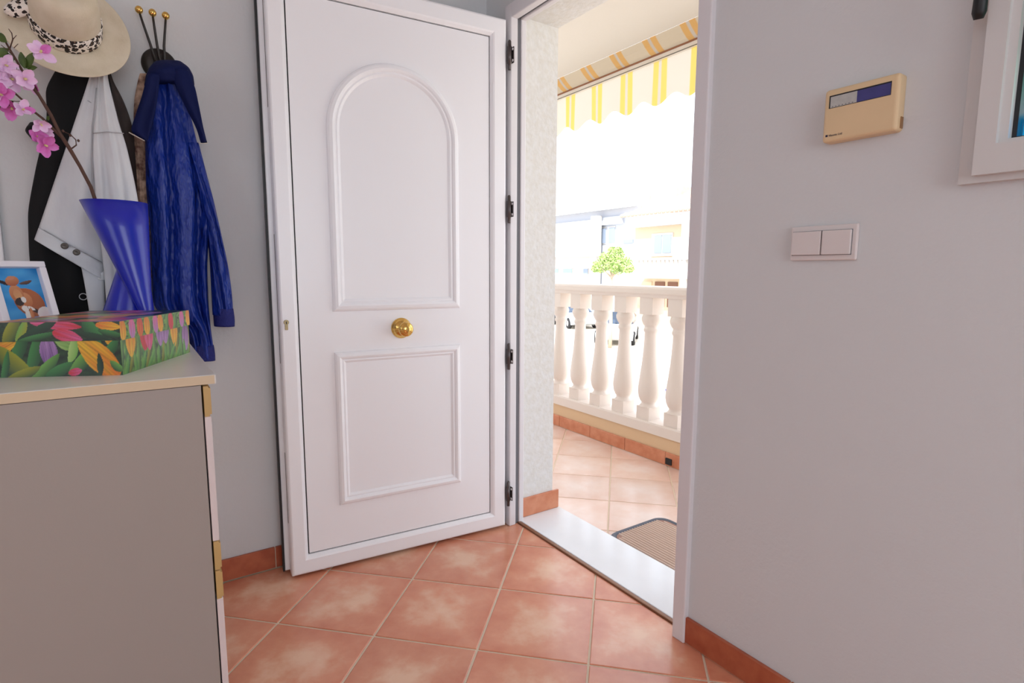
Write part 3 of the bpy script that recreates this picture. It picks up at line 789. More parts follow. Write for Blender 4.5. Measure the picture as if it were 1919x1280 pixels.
# ================================================================== cabinet
CZ = 0.9
CBX0, CBX1 = -2.105, -1.199
CBY1 = 0.122; CBY0 = -0.36
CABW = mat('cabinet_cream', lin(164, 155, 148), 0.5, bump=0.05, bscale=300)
CABT = mat('cabinet_top', lin(226, 222, 214), 0.3)
CABE = mat('cabinet_top_edge', lin(214, 192, 160), 0.45)
STRIPB = mat('handle_beige', lin(196, 162, 104), 0.5)
FRONTW = mat('drawer_front_white', lin(225, 212, 210), 0.4)
cab = tag(empty('cabinet', ((CBX0+CBX1)/2, (CBY0+CBY1)/2, 0)), 'cream cabinet with beige handle strips below the tulip box', 'cabinet')
sb = P(377, 725, 0, CBX1)[1]
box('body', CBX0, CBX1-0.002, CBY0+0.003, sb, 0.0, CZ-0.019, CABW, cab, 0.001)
tp_ = box('worktop', CBX0, CBX1, CBY0, CBY1, CZ-0.018, CZ, CABT, cab, 0.0015)
box('edge_band', CBX1-0.001, CBX1+0.0012, CBY0, CBY1-0.001, CZ-0.0175, CZ-0.0012, CABE, tp_)
box('edge_band', CBX0, CBX1+0.0012, CBY1-0.001, CBY1+0.0012, CZ-0.0175, CZ-0.0012, CABT, tp_)
def zz(px, py): return P(px, py, 0, CBX1)[2]
z1t, z1b = CZ-0.021, zz(418, 1066)+0.001
z2t, z2b = z1b-0.002, 0.08
yf0 = sb+0.003; yf1 = 0.113
hs = 0.06
for (zt_, zb_) in ((z1t, z1b), (z2t, z2b)):
    d_ = box('drawer_front', CBX0+0.003, CBX1-0.001, yf0-0.0005, yf1-0.001, zb_+hs, zt_-hs, FRONTW, cab, 0.0015)
    for (a_, b_) in ((zt_-hs, zt_), (zb_, zb_+hs)):
        bm = bmesh.new(); bm_box(bm, CBX0+0.003, CBX1+0.0005, yf0, yf1, a_+0.0004, b_-0.0004)
        ed = [e_ for e_ in bm.edges if all(v.co.y > yf1-0.001 for v in e_.verts) and abs(e_.verts[0].co.z-e_.verts[1].co.z) < 1e-5]
        bmesh.ops.bevel(bm, geom=ed, offset=0.004, segments=3, affect='EDGES')
        from_bm('handle_strip', bm, STRIPB, d_)
box('plinth', CBX0+0.01, CBX1-0.02, CBY0+0.02, sb-0.01, 0.0, 0.02, CABW, cab)

# ================================================================== printed tulip box
def painter(w, h, base, shapes, seed=0, noise=0.12):
    """w,h grid sizes; shapes in 0..1 (u right, v up): (kind,cu,cv,ru,rv,deg,col,col2). returns linear rgb per grid vertex"""
    uu, vv = np.meshgrid(np.linspace(0, 1, w+1), np.linspace(0, 1, h+1))
    asp = shapes[0]; rs = np.random.RandomState(seed)
    img = np.zeros((h+1, w+1, 3))
    a = 0
    for k in range(6):
        f1, f2, p1, p2 = rs.uniform(4, 22, 2).tolist()+rs.uniform(0, 6.28, 2).tolist()
        a = a+np.sin(uu*f1*asp+p1+2*np.sin(vv*f2+p2))*np.cos(vv*f2+p2)
    a = np.clip(0.5+a*0.2, 0, 1)[..., None]
    img = np.array(base[0])*(1-a)+np.array(base[1])*a
    for (kind, cu, cv, ru, rv, deg, col, col2) in shapes[1:]:
        t = math.radians(deg)
        du = (uu-cu)*asp; dv = vv-cv
        x = (du*math.cos(t)+dv*math.sin(t))/ru; y = (-du*math.sin(t)+dv*math.cos(t))/rv
        if kind == 'tulip':        # long axis x; three petals with darker seams, pointed tip
            wdt = np.sqrt(np.clip(1-x**2, 0, 1))*np.where(x > 0, 1-0.35*x**2, 1)
            m = (np.abs(x) < 1) & (np.abs(y) < wdt)
            s = np.clip(0.5+0.5*x+0.2*np.sin(7*y+2*x), 0, 1)[..., None]
            c = np.array(col)*(1-s)+np.array(col2)*s
            seam = (np.abs(np.abs(y)-0.33*(1-0.5*x)) < 0.06)[..., None]
            c = np.where(seam, c*0.75, c)
            c = c*(0.85+0.2*np.sin(24*y+rs.rand()*6)*0.4)[..., None]
        elif kind == 'leaf':
            wdt = np.clip(1-x**2, 0, 1)**0.8
            m = (np.abs(x) < 1) & (np.abs(y-0.35*x*x) < wdt)
            s = np.clip(0.5+0.5*(y-0.35*x*x), 0, 1)[..., None]
            c = np.array(col)*(1-s)+np.array(col2)*s
        else:
            m = (x*x+y*y) < 1
            s = np.clip(0.5+0.5*y, 0, 1)[..., None]
            c = np.array(col)*(1-s)+np.array(col2)*s
        img = np.where(m[..., None], c, img)
    img = np.clip(img, 0, 1)
    return img.reshape(-1, 3)
G1, G2, G3 = lin(14, 30, 18), lin(34, 66, 34), lin(60, 130, 62)
ORA, YEL, PNK, RED, PUR, LIL = lin(226, 120, 24), lin(246, 190, 44), lin(226, 96, 150), lin(214, 44, 62), lin(120, 78, 140), lin(186, 140, 198)
LGR, DGR, WGR, YGR = lin(110, 165, 70), lin(24, 66, 36), lin(176, 206, 120), lin(150, 150, 30)
def fr_shapes():   # long-side print in crop pixels (x 40..1100, y 1080..725)
    W_, H_ = 1060.0, 355.0
    def s(kind, x, y, rx, ry, deg, c, c2): return (kind, (x-40)/W_, (1080-y)/H_, rx/H_, ry/H_, deg, c, c2)
    return [W_/H_, s('leaf', 260, 820, 220, 60, 70, DGR, G3), s('leaf', 380, 900, 200, 55, 65, DGR, G3), s('leaf', 820, 800, 180, 70, -50, DGR, G3), s('leaf', 760, 980, 160, 50, 40, DGR, LGR),
            s('tulip', 150, 770, 100, 48, 15, ORA, YEL), s('tulip', 130, 850, 95, 55, 20, ORA, YEL), s('leaf', 170, 990, 190, 75, -35, DGR, YGR), s('leaf', 110, 1010, 120, 30, 70, DGR, G3),
            s('tulip', 480, 905, 110, 75, 100, PUR, LIL), s('tulip', 640, 815, 125, 85, 165, LGR, WGR), s('leaf', 690, 900, 100, 40, 70, LGR, WGR), s('tulip', 1010, 800, 85, 55, -75, ORA, YEL), s('leaf', 1010, 900, 110, 40, 40, DGR, G3),
            s('tulip', 905, 955, 210, 100, 145, ORA, YEL), s('leaf', 910, 1010, 90, 28, 88, G1, DGR), s('leaf', 440, 1030, 170, 42, 35, DGR, LGR), s('leaf', 560, 1040, 130, 40, 20, DGR, G3), s('leaf', 260, 1060, 150, 36, 15, DGR, YGR),
            s('leaf', 1050, 1020, 70, 30, -30, DGR, LGR), s('tulip', 690, 1050, 60, 26, 10, RED, PNK)]
def lid_front():
    W_, H_ = 1100.0, 155.0
    def s(kind, x, y, rx, ry, deg, c, c2): return (kind, x/W_, (725-y)/H_, rx/H_, ry/H_, deg, c, c2)
    return [W_/H_, s('leaf', 180, 640, 130, 60, 55, DGR, YGR), s('leaf', 260, 640, 110, 34, 60, YGR, LGR), s('tulip', 550, 590, 220, 40, -6, PNK, RED), s('leaf', 400, 640, 200, 40, 25, G1, DGR), s('leaf', 370, 700, 180, 30, 12, G1, G3), s('tulip', 640, 685, 130, 52, -14, RED, PNK),
            s('leaf', 850, 640, 130, 60, -50, DGR, G3), s('leaf', 860, 690, 140, 30, -10, G1, DGR), s('tulip', 1000, 605, 110, 36, -5, ORA, YEL), s('leaf', 1010, 670, 110, 30, -12, G1, G3)]
def side_shapes(lid):
    L = [2.85 if not lid else 8.6]
    a = L[0]
    if not lid:
        for k in range(15): L.append(('leaf', k/14, 0.30, 0.42, 0.07, 78+14*math.sin(k*2.3), DGR, (LGR, G3, YGR)[k % 3]))
        for (u, v, c, c2, r) in ((0.12, 0.66, ORA, YEL, .34), (0.30, 0.72, RED, RED, .36), (0.36, 0.70, RED, PNK, .34), (0.52, 0.72, PUR, LIL, .34), (0.60, 0.72, PUR, LIL, .32), (0.74, 0.70, ORA, YEL, .42), (0.93, 0.42, PUR, LIL, .32)):
            L.append(('tulip', u, v, r*1.05, 0.17, -90, c, c2))
        for k in range(9): L.append(('leaf', 0.06+k/9.5, 0.14, 0.26, 0.06, 70+25*math.sin(k*1.7), G3, LGR))
    else:
        for k in range(9): L.append(('leaf', k/8, 0.4, 0.6, 0.28, 80, DGR, LGR))
        for (u, c, c2) in ((0.03, ORA, YEL), (0.14, PNK, LIL), (0.24, RED, ORA), (0.33, ORA, YEL), (0.45, PNK, LIL), (0.52, ORA, YEL), (0.68, RED, RED), (0.86, PNK, LIL), (0.97, ORA, YEL)):
            L.append(('tulip', u, 0.5, 0.6, 0.34, -85, c, c2))
    return L
PRINT = attr_mat('printed_card', 0.35, 0.25)
bc = Vector((-1.287, -0.024, CZ)); br = Vector((-1.5625, 0.109, CZ)); 
dr = (br-bc); dlen = dr.length; dr.normalize(); dl = Vector((-dr.y, dr.x, 0));
if dl.y > 0: dl = -dl
wl = 0.212
tbx = tag(empty('tulip_box', tuple(bc+dr*dlen/2+dl*wl/2)), 'rectangular card box printed with tulips on the cabinet', 'box')
def printed(name, o, ex, ez, nu, nv, cols, parent):
    g = grid(name, lambda u, v: tuple(o+ex*u+ez*v), nu, nv, PRINT, parent); set_print(g, cols); return g
Zv = Vector((0, 0, 1)); BH = 0.097; LH = 0.036; e_ = 0.0025; zl = CZ+0.103
def boxpart(name, c, w1, w2, h, fshape, sshape, tshape, nv, seeds):
    """one printed mesh: 4 sides + top"""
    vs, fs, cs = [], [], []
    def face(o, ex, ez, nu, nw, cols):
        b0 = len(vs)
        for j in range(nw+1):
            for i in range(nu+1): vs.append(o+ex*(i/nu)+ez*(j/nw))
        for j in range(nw):
            for i in range(nu): fs.append((b0+j*(nu+1)+i, b0+j*(nu+1)+i+1, b0+(j+1)*(nu+1)+i+1, b0+(j+1)*(nu+1)+i))
        cs.append(cols)
    nf, ns = 200, 200
    face(c+dl*w2, -dl*w2, Zv*h, nf, nv, painter(nf, nv, (G1, G2), fshape, seeds))
    face(c, dr*w1, Zv*h, ns, nv, painter(ns, nv, (G2, LGR), sshape, seeds+1))
    face(c+dr*w1, dl*w2, Zv*h, 20, 10, painter(20, 10, (G1, G2), fshape, seeds))
    face(c+dr*w1+dl*w2, -dr*w1, Zv*h, 20, 10, painter(20, 10, (G1, LGR), sshape, seeds))
    if tshape: face(c+dl*w2+Zv*h, -dl*w2, dr*w1, 80, 110, painter(80, 110, (G1, G2), tshape, seeds+2))
    o = from_data(name, vs, fs, PRINT, tbx); set_print(o, np.concatenate(cs)); return o
boxpart('box_body', bc, dlen, wl, BH, fr_shapes(), side_shapes(False), None, 84, 1)
topsh = [0.7]+[('tulip', random.random(), random.random(), 0.14, 0.06, random.random()*360, *random.choice([(ORA, YEL), (PNK, RED), (PUR, LIL), (LGR, WGR)])) for k in range(30)]
boxpart('lid', bc-dr*e_-dl*e_+Zv*(0.103-LH), dlen+2*e_, wl+2*e_, LH, lid_front(), side_shapes(True), topsh, 36, 4)

# ================================================================== vase
VB = mat('blue_vase_plastic', lin(16, 32, 172), 0.28, coat=0.2)
vx = -1.80
v_ = tag(empty('vase', (vx, -0.01, CZ)), 'glossy cobalt blue twisted cone vase behind the tulip box', 'vase')
def oblique(secs, n=48):
    vs, fs = [], []
    for (c, r) in secs:
        for i in range(n):
            a = 2*math.pi*i/n; vs.append(Vector((c[0]+r*math.cos(a), c[1]+r*math.sin(a), c[2])))
    for k in range(len(secs)-1):
        for i in range(n):
            j = (i+1) % n; fs.append((k*n+i, k*n+j, (k+1)*n+j, (k+1)*n+i))
    return vs, fs
def px_at(px, py, depth_x): return P(px, py, 0, depth_x)
zt_ = P(215, 379, 0, vx)[2]
rr = 0.073
right = np.array([_r[0], _r[1], 0.0])          # image-right direction on the ground
cm = P(214.5, 379, 0, vx)
ctop = Vector((vx, cm[1], zt_)); rv = Vector((right[0], right[1], 0))
# right side is upright: all sections share the right-most point
edge = ctop+rv*rr
kd = Vector((1.0, 0.0, 0))
Zs = CZ
def sec(z, r): return ((edge.x-rv.x*r, edge.y-rv.y*r, z), r)
apA = edge-rv*0.004+kd*0.052; apB = edge-rv*0.010-kd*0.030; cB = edge-rv*0.075
def mixs(c0, r0, z0, c1, r1, z1, ts): return [((c0.x+(c1.x-c0.x)*t, c0.y+(c1.y-c0.y)*t, z0+(z1-z0)*t), r0+(r1-r0)*t) for t in ts]
A_ = mixs(ctop, rr, zt_, apA, 0.003, zt_+(Zs-zt_)*0.9, (0, 0.2, 0.4, 0.6, 0.8, 1.0))
B_ = mixs(cB, 0.075, Zs, apB, 0.002, zt_-0.004, (0, 0.2, 0.4, 0.6, 0.8, 1.0))
va_, fa_ = oblique(A_); vb_, fb_ = oblique(B_)
# inner wall of the mouth
vi_, fi_ = oblique([sec(zt_, rr-0.003), sec(zt_-0.15, rr*0.55)])
n0 = len(va_)
fs = list(fa_)+[tuple(i+n0 for i in f) for f in fb_]
n1 = n0+len(vb_)
fs += [tuple(i+n1 for i in reversed(f)) for f in fi_]
fs += [(i, n1+i, n1+(i+1) % 48, (i+1) % 48) for i in range(48)]
from_data('vase_body', va_+vb_+vi_, fs, VB, v_, True)
lathe('base_disc', [(0.066, 0), (0.067, 0.003), (0.06, 0.004)], VB, v_, 40, Matrix.Translation(sec(CZ+0.0, 0.068)[0]))

# ================================================================== flower branch
STEM = mat('brown_stem', lin(86, 58, 46), 0.7, bump=0.4, bscale=200)
LEAF = mat('leaf_dark_green', lin(82, 104, 40), 0.5, col2=lin(58, 80, 30), vscale=40)
PET = mat('petal_pink', lin(246, 218, 246), 0.6, col2=lin(238, 190, 234), vscale=30, sheen=0.2)
PETM = mat('petal_magenta', lin(228, 146, 216), 0.6, col2=lin(214, 94, 184), vscale=30)
STAM = mat('stamen_cream', lin(226, 214, 150), 0.6)
br_ = tag(empty('flower_branch', (vx, cm[1]-0.01, CZ+0.2)), 'artificial pink blossom branch standing in the blue vase', 'flower')
FXP = vx+0.03
def F(px, py, dx=0.0): return P(px, py, 0, FXP+dx)
base_pt = np.array([edge.x-rv.x*0.05, edge.y-rv.y*0.05, CZ+0.17])
tube('stem', [base_pt, F(182, 385), F(170, 350), F(150, 312), F(130, 278), F(112, 250), F(95, 215), F(80, 190), F(62, 160), F(45, 138), F(30, 112), F(18, 92), F(8, 74)], [0.0042, 0.0042, 0.0042, 0.004, 0.0045, 0.004, 0.0038, 0.0036, 0.003, 0.0028, 0.0025, 0.0022, 0.002], STEM, br_, 8)
def twig(pts, r0, r1):
    n = len(pts)
    return tube('twig', [F(*p) for p in pts], [r0+(r1-r0)*i/(n-1) for i in range(n)], STEM, br_, 6)
twig([(120, 262), (98, 240), (80, 222), (62, 208), (45, 190), (25, 172), (0, 158), (-20, 150)], 0.0035, 0.0018)
twig([(82, 195), (72, 180), (60, 165)], 0.002, 0.0012)
twig([(132, 280), (143, 272), (142, 262), (132, 252), (118, 246)], 0.0018, 0.001)
twig([(18, 92), (24, 74), (22, 62), (16, 54)], 0.0016, 0.0008)
twig([(24, 74), (31, 66)], 0.001, 0.0006)
twig([(26, 106), (14, 94), (2, 84)], 0.0012, 0.0008)
twig([(26, 90), (34, 82)], 0.001, 0.0006)
twig([(45, 190), (30, 190), (10, 188)], 0.001, 0.0007)
for (px, py) in ((147, 264), (132, 254), (118, 246)):
    c_ = F(px, py); lathe('bud', [(0.0005, -0.003), (0.0025, -0.0015), (0.003, 0.001), (0.001, 0.004)], STEM, br_, 8, Matrix.Translation(tuple(c_)))
def petal_mesh(name, m, L=0.030, w=0.0125, cup=0.008):
    vs, fs = [], []
    nu, nv = 4, 6
    for j in range(nv+1):
        t = j/nv; ww = w*(math.sin(math.pi*min(1, t*0.86+0.08))**0.75)
        for i in range(nu+1):
            s = i/nu*2-1
            vs.append((s*ww, 0.003+L*t, cup*t*t+0.004*s*s-0.003*t))
    for j in range(nv):
        for i in range(nu): fs.append((j*(nu+1)+i, j*(nu+1)+i+1, (j+1)*(nu+1)+i+1, (j+1)*(nu+1)+i))
    me = bpy.data.meshes.new(name); me.from_pydata(vs, [], fs); me.materials.append(m)
    me.polygons.foreach_set('use_smooth', [True]*len(fs)); return me
pm1, pm2 = petal_mesh('petal', PET), petal_mesh('petal', PETM)
sm = None
def blossom(px, py, size=1.0, n=5, mesh=pm1, dx=0.0, seed=0, tilt=None):
    global sm
    rd = random.Random(seed)
    c_ = F(px, py, dx)
    nrm = Vector((0.75+rd.uniform(-.3, .2), 0.1+rd.uniform(-.5, .5), -0.25+rd.uniform(-.5, .4))) if tilt is None else Vector(tilt)
    if sm is None:
        o_ = lathe('blossom', [(0.0015, 0), (0.003, 0.002), (0.0032, 0.004), (0.002, 0.007), (0.003, 0.011), (0.0008, 0.013)], STAM, None, 10); sm = o_.data; bpy.data.objects.remove(o_)
    o = bpy.data.objects.new('blossom', sm); link(o, br_)
    M = axis_M(tuple(c_), nrm, (rd.uniform(-1, 1), rd.uniform(-1, 1), 1)) @ Matrix.Scale(size, 4)
    o.matrix_basis = br_.matrix_basis.inverted() @ M
    for k in range(n):
        p = bpy.data.objects.new('petal', mesh if rd.random() < 0.9 else (pm2 if mesh is pm1 else pm1)); link(p, o)
        p.matrix_basis = Matrix.Rotation(2*math.pi*k/n+rd.uniform(-.2, .2), 4, 'Z') @ Matrix.Rotation(math.radians(rd.uniform(-8, 38)), 4, 'X') @ Matrix.Scale(rd.uniform(0.85, 1.1), 4)
for i, a in enumerate([(76, 98, 1.0), (46, 148, 1.05), (20, 148, 1.1), (10, 122, 0.9), (4, 178, 1.0), (22, 202, 1.0), (42, 206, 0.8), (76, 232, 0.8), (84, 246, 0.75), (70, 256, 0.85), (84, 272, 1.0), (62, 160, 0.7), (-8, 150, 1.0)]):
    blossom(a[0], a[1], a[2]*0.86, 5, pm2 if i in (4, 5, 9, 10) else pm1, dx=0.02*math.sin(i*2.1)+0.012, seed=i+11)
def leaf_obj(px, py, ang, L=0.05, w=0.012, dx=0.0):
    c_ = Vector(F(px, py, dx)); a = math.radians(ang)
    u = rv*math.cos(a)+Zv*math.sin(a); s = (-rv*math.sin(a)+Zv*math.cos(a)); nn = Vector((0.8, -0.3, -0.3))
    vs, fs = [], []
    for j in range(7):
        t = j/6; ww = w*math.sin(math.pi*min(1, t*0.94+0.03))**0.8
        for i in (-1, 0, 1): vs.append(c_+u*(L*t)+s*(ww*i)+nn*(0.004*abs(i)+0.006*math.sin(t*2)))
    for j in range(6):
        for i in range(2): fs.append((j*3+i, j*3+i+1, (j+1)*3+i+1, (j+1)*3+i))
    from_data('leaf', vs, fs, LEAF, br_, True)
for q in ((48, 128, 95, 0.036, 0.009), (50, 128, 55, 0.042, 0.010), (52, 128, 5, 0.026, 0.006), (18, 92, 205, 0.05, 0.012), (28, 112, 160, 0.05, 0.013), (-4, 62, -40, 0.03, 0.009), (26, 190, 195, 0.05, 0.011), (20, 176, 160, 0.045, 0.008), (92, 226, 70, 0.012, 0.004), (30, 118, 250, 0.03, 0.01)):
    leaf_obj(*q)

# ================================================================== photo frame with the cow
PF = mat('frame_white', lin(232, 228, 236), 0.3)
ph = tag(empty('photo_frame', (-1.62, -0.22, CZ)), 'white photo frame with a brown cow on blue, behind the tulip box', 'photo frame')
fn = Vector((0.80, 0.55, 0)).normalized(); fx = Vector((-fn.y, fn.x, 0)); lean = math.radians(17)
if fx.y < 0: fx = -fx
fu = (Zv*math.cos(lean)-fn*math.sin(lean)); fz = fx.cross(fu)
if fz.dot(fn) < 0: fz = -fz
FW, FH = 0.112, 0.215
fo = Vector((-1.640, -0.183, CZ+0.009))
FM = frame_M(fo, fx, fu, fz)
def PB(name, x0, x1, y0, y1, z0, z1, m, bev=0.0, parent=None): return box(name, x0, x1, y0, y1, z0, z1, m, parent or ph, bev, M=FM)
fb_w = 0.014
for (x0, x1, y0, y1) in ((-FW/2, FW/2, 0, fb_w), (-FW/2, FW/2, FH-fb_w, FH), (-FW/2, -FW/2+fb_w, fb_w, FH-fb_w), (FW/2-fb_w, FW/2, fb_w, FH-fb_w)):
    PB('frame_bar', x0, x1, y0, y1, -0.006, 0.016, PF, 0.002)
PB('backing', -FW/2+0.004, FW/2-0.004, 0.004, FH-0.004, -0.009, -0.005, BLACK)
NW, NH = 100, 150
BLC, BL2 = lin(34, 134, 205), lin(70, 160, 220)
COW, CO2, CDK, CWH = lin(176, 100, 62), lin(205, 140, 98), lin(52, 38, 42), lin(225, 218, 215)
cowsh = [0.55, ('oval', .62, .34, .20, .17, -35, lin(140, 78, 52), COW), ('oval', .50, .38, .11, .17, 15, COW, CO2), ('oval', .38, .52, .085, .18, 8, COW, CO2), ('oval', .40, .50, .05, .12, 10, lin(210, 160, 110), CO2), ('leaf', .18, .74, .10, .035, -20, CDK, CDK), ('leaf', .66, .74, .09, .035, 12, CDK, lin(110, 80, 70)),
         ('oval', .36, .78, .085, .10, 10, lin(165, 90, 66), CO2), ('oval', .34, .84, .05, .04, 10, lin(200, 130, 110), CO2), ('oval', .40, .36, .06, .08, 20, CDK, CDK), ('oval', .50, .40, .03, .06, 15, CWH, CWH), ('oval', .48, .22, .045, .06, -15, CWH, CWH), ('oval', .72, .16, .12, .04, -30, CDK, CDK), ('oval', .62, .22, .05, .03, -30, CWH, CWH), ('leaf', .50, .08, .12, .03, 85, CWH, CWH), ('leaf', .60, .08, .1, .025, 85, COW, CO2), ('oval', .92, .10, .10, .14, 0, lin(225, 205, 215), CWH)]
pc = Vector(fo)
w2, h0, h1 = FW/2-fb_w, fb_w, FH-fb_w
pg = grid('photo_print', lambda u, v: tuple(FM @ Vector((-w2+2*w2*u, h0+(h1-h0)*v, 0.002))), NW, NH, attr_mat('photo_paper', 0.25), ph)
cowsh = [0.55]+[(k_, a_, 0.36+0.62*b_, c_, d_*0.62 if abs(math.sin(math.radians(t_))) < 0.5 else d_, t_, p_, q_) for (k_, a_, b_, c_, d_, t_, p_, q_) in cowsh[1:]]
set_print(pg, painter(NW, NH, (BLC, BL2), cowsh, 5))
box('easel_leg', -0.02, 0.02, 0.03, 0.16, -0.003, 0.0, BLACK, ph, M=FM @ Matrix.Translation((0, 0.0, -0.07)) @ Matrix.Rotation(math.radians(22), 4, 'X'))
DKB = mat('dark_navy_card', lin(36, 32, 46), 0.5)
db = tag(empty('dark_box', (-1.86, -0.30, CZ)), 'small dark box standing beside the cow photo frame', 'box')
box('box_body', -1.93, -1.80, -0.345, -0.262, CZ, CZ+0.125, DKB, db, 0.002)
box('lid', -1.932, -1.798, -0.347, -0.260, CZ+0.118, CZ+0.150, DKB, db, 0.002)

# pale frame edge at the far side of the coat wall
ty = P(8, 470, 0, RX0+0.03)[1]
structure(box('trim_4', RX0, RX0+0.014, ty-0.12, ty-0.004, 0.0, 2.2, PVC, None, 0.003), 'white door architrave on the coat wall')

# ================================================================== coat racks
RKM = mat('rack_dark_bronze', lin(58, 54, 52), 0.35, metal=0.6)
def rack(yc, zc, label):
    r_ = tag(empty('coat_rack', (RX0, yc, zc)), label, 'coat rack')
    plate = lathe('plate', [(0.048, 0), (0.048, 0.006), (0.044, 0.010), (0.03, 0.0125), (0.002, 0.0135)], RKM, r_, 36, axis_M((RX0, yc, zc), (1, 0, 0)))
    for s in (-1, 0, 1):
        pts = [(RX0+0.012, yc+0.012*s+0.004, zc-0.015), (RX0+0.026, yc+0.013*s, zc+0.015), (RX0+0.032, yc+0.018*s-0.004, zc+0.05), (RX0+0.04, yc+0.027*s-0.008, zc+0.095), (RX0+0.05, yc+0.0335*s-0.011, zc+0.128)]
        pg_ = tube('peg', pts, [0.0045, 0.004, 0.0036, 0.0033, 0.003], RKM, r_, 10)
        lathe('ball', [(0.0005, -0.011), (0.005, -0.0098), (0.0095, -0.005), (0.0105, 0), (0.0095, 0.005), (0.005, 0.0098), (0.0005, 0.011)], GOLD, pg_, 20, axis_M((pts[-1][0]+0.002, pts[-1][1], pts[-1][2]+0.004), (0.5, 0, 0.8)))
        # lower hook of the rack
    tube('lower_hook', [(RX0+0.012, yc, zc-0.02), (RX0+0.035, yc, zc-0.035), (RX0+0.055, yc, zc-0.03), (RX0+0.06, yc, zc-0.01)], [0.004, 0.004, 0.004, 0.005], RKM, r_, 10)
    return r_
rp1 = P(299, 121, 0, RX0+0.01)
rack(rp1[1], rp1[2], 'dark metal coat rack with three brass ball pegs above the blue parka')
rp2 = P(140, 95, 0, RX0+0.01)
rack(rp2[1], rp2[2], 'dark metal coat rack under the straw hat')

# ================================================================== garments
def garment(name, rows, x0, m, parent, T=0.04, folds=(), nseg=56, nrow=48, Tb=0.02, close=True, jit=0.0, seed=0):
    """rows: (px_left, px_right, py) read on the plane x = x0; T = thickness towards the room; folds: (count, amp, slope, phase)"""
    rows = sorted(rows, key=lambda r: r[2])
    py = np.array([r[2] for r in rows]); lo = np.array([r[0] for r in rows]); hi = np.array([r[1] for r in rows])
    t = np.linspace(0, 1, nrow+1); yy = py[0]+(py[-1]-py[0])*t
    L = np.interp(yy, py, lo); R = np.interp(yy, py, hi)
    ker = np.array([1, 2, 3, 2, 1])/9.0
    Ls = np.convolve(np.pad(L, 2, mode='edge'), ker, 'valid'); Rs = np.convolve(np.pad(R, 2, mode='edge'), ker, 'valid')
    Ls[0], Ls[-1], Rs[0], Rs[-1] = L[0], L[-1], R[0], R[-1]
    rs = np.random.RandomState(seed)
    vs, fs = [], []
    for k in range(nrow+1):
        a = P(Ls[k], yy[k], 0, x0); b = P(Rs[k], yy[k], 0, x0)
        yc, hw = (a[1]+b[1])/2, abs(b[1]-a[1])/2
        v = t[k]
        Tk = T(v) if callable(T) else T*min(1, 0.35+2.0*v)
        for i in range(nseg):
            q = 2*math.pi*i/nseg
            cs, sn = math.cos(q), math.sin(q)
            y = yc+hw*cs
            z = a[2]+(b[2]-a[2])*(cs+1)/2
            if sn >= 0:
                x = x0+Tk*sn**0.7
                u = (1-cs)/2
                for (n_, am, sl, phs) in folds:
                    x += am*sn**0.6*math.sin(2*math.pi*(n_*u+sl*v)+phs+0.8*math.sin(5*v+phs))*min(1, 0.25+1.3*v)*min(1, 0.12+(1-v)/0.14)
            else:
                x = x0+Tb*sn
            if jit: x += rs.uniform(-jit, jit)*max(0, sn)
            vs.append((max(x, RX0+0.003), y, z))
    for k in range(nrow):
        for i in range(nseg):
            j = (i+1) % nseg
            fs.append((k*nseg+i, (k+1)*nseg+i, (k+1)*nseg+j, k*nseg+j))
    if close:
        fs.append(tuple(range(nseg))); fs.append(tuple(reversed([nrow*nseg+i for i in range(nseg)])))
    return from_data(name, vs, fs, m, parent, True)
NAVY = mat('parka_blue', lin(10, 44, 140), 0.42, bump=0.7, bscale=26, bdist=0.05, stretch=(1, 1, 0.4))
NAVD = mat('parka_dark_navy', lin(8, 20, 70), 0.75, spec=0.2, bump=0.2, bscale=60, bdist=0.01)
NAVR = mat('parka_rib_navy', lin(24, 32, 110), 0.8, bump=0.6, bscale=240, bdist=0.004)
PIPE = mat('pale_piping', lin(200, 190, 180), 0.6)
pk = tag(empty('parka', (RX0+0.07, rp1[1]+0.03, 0.83)), 'shiny blue parka with navy hood hanging from the coat rack', 'jacket')
XK = RX0+0.075
garment('body', [(290, 325, 140), (280, 348, 180), (272, 360, 230), (272, 374, 290), (274, 392, 360), (281, 392, 420), (284, 388, 500), (286, 390, 560), (290, 392, 584), (346, 394, 612), (352, 398, 640), (356, 402, 672)], XK, NAVY, pk, T=0.045, folds=((2.4, 0.018, 0.35, 0.6), (4.3, 0.008, -0.5, 2.0), (1.1, 0.006, 0.9, 0.2)), nrow=64, nseg=80)
garment('hem_band', [(352, 400, 646), (355, 402.6, 660), (356, 403, 674)], XK, NAVR, pk, T=lambda v: 0.048, Tb=0.021, nrow=6, nseg=60)
sl_ = garment('sleeve', [(350, 372, 268), (362, 386, 322), (374, 400, 376), (388, 412, 430), (393, 425, 490), (396, 434, 550), (398, 437, 590)], XK+0.012, NAVY, pk, T=lambda v: 0.012+0.03*min(1, v*2.2), folds=((2.2, 0.007, 1.5, 1.0), (3.5, 0.004, 3.0, 0.0)), nrow=40, nseg=48)
garment('cuff', [(399, 436.5, 578), (400, 439.5, 598), (401, 439, 611)], XK+0.013, NAVR, sl_, T=lambda v: 0.0425, Tb=0.021, nrow=8, nseg=48)
hd = garment('hood', [(288, 340, 118), (278, 354, 130), (272, 362, 146), (270, 364, 160)], XK+0.004, NAVD, pk, T=lambda v: 0.03+0.034*math.sin(min(1, v*1.6)*math.pi/2)-0.03*max(0, v-0.7), folds=((1.6, 0.004, 0.2, 0.3),), nrow=20, nseg=64)
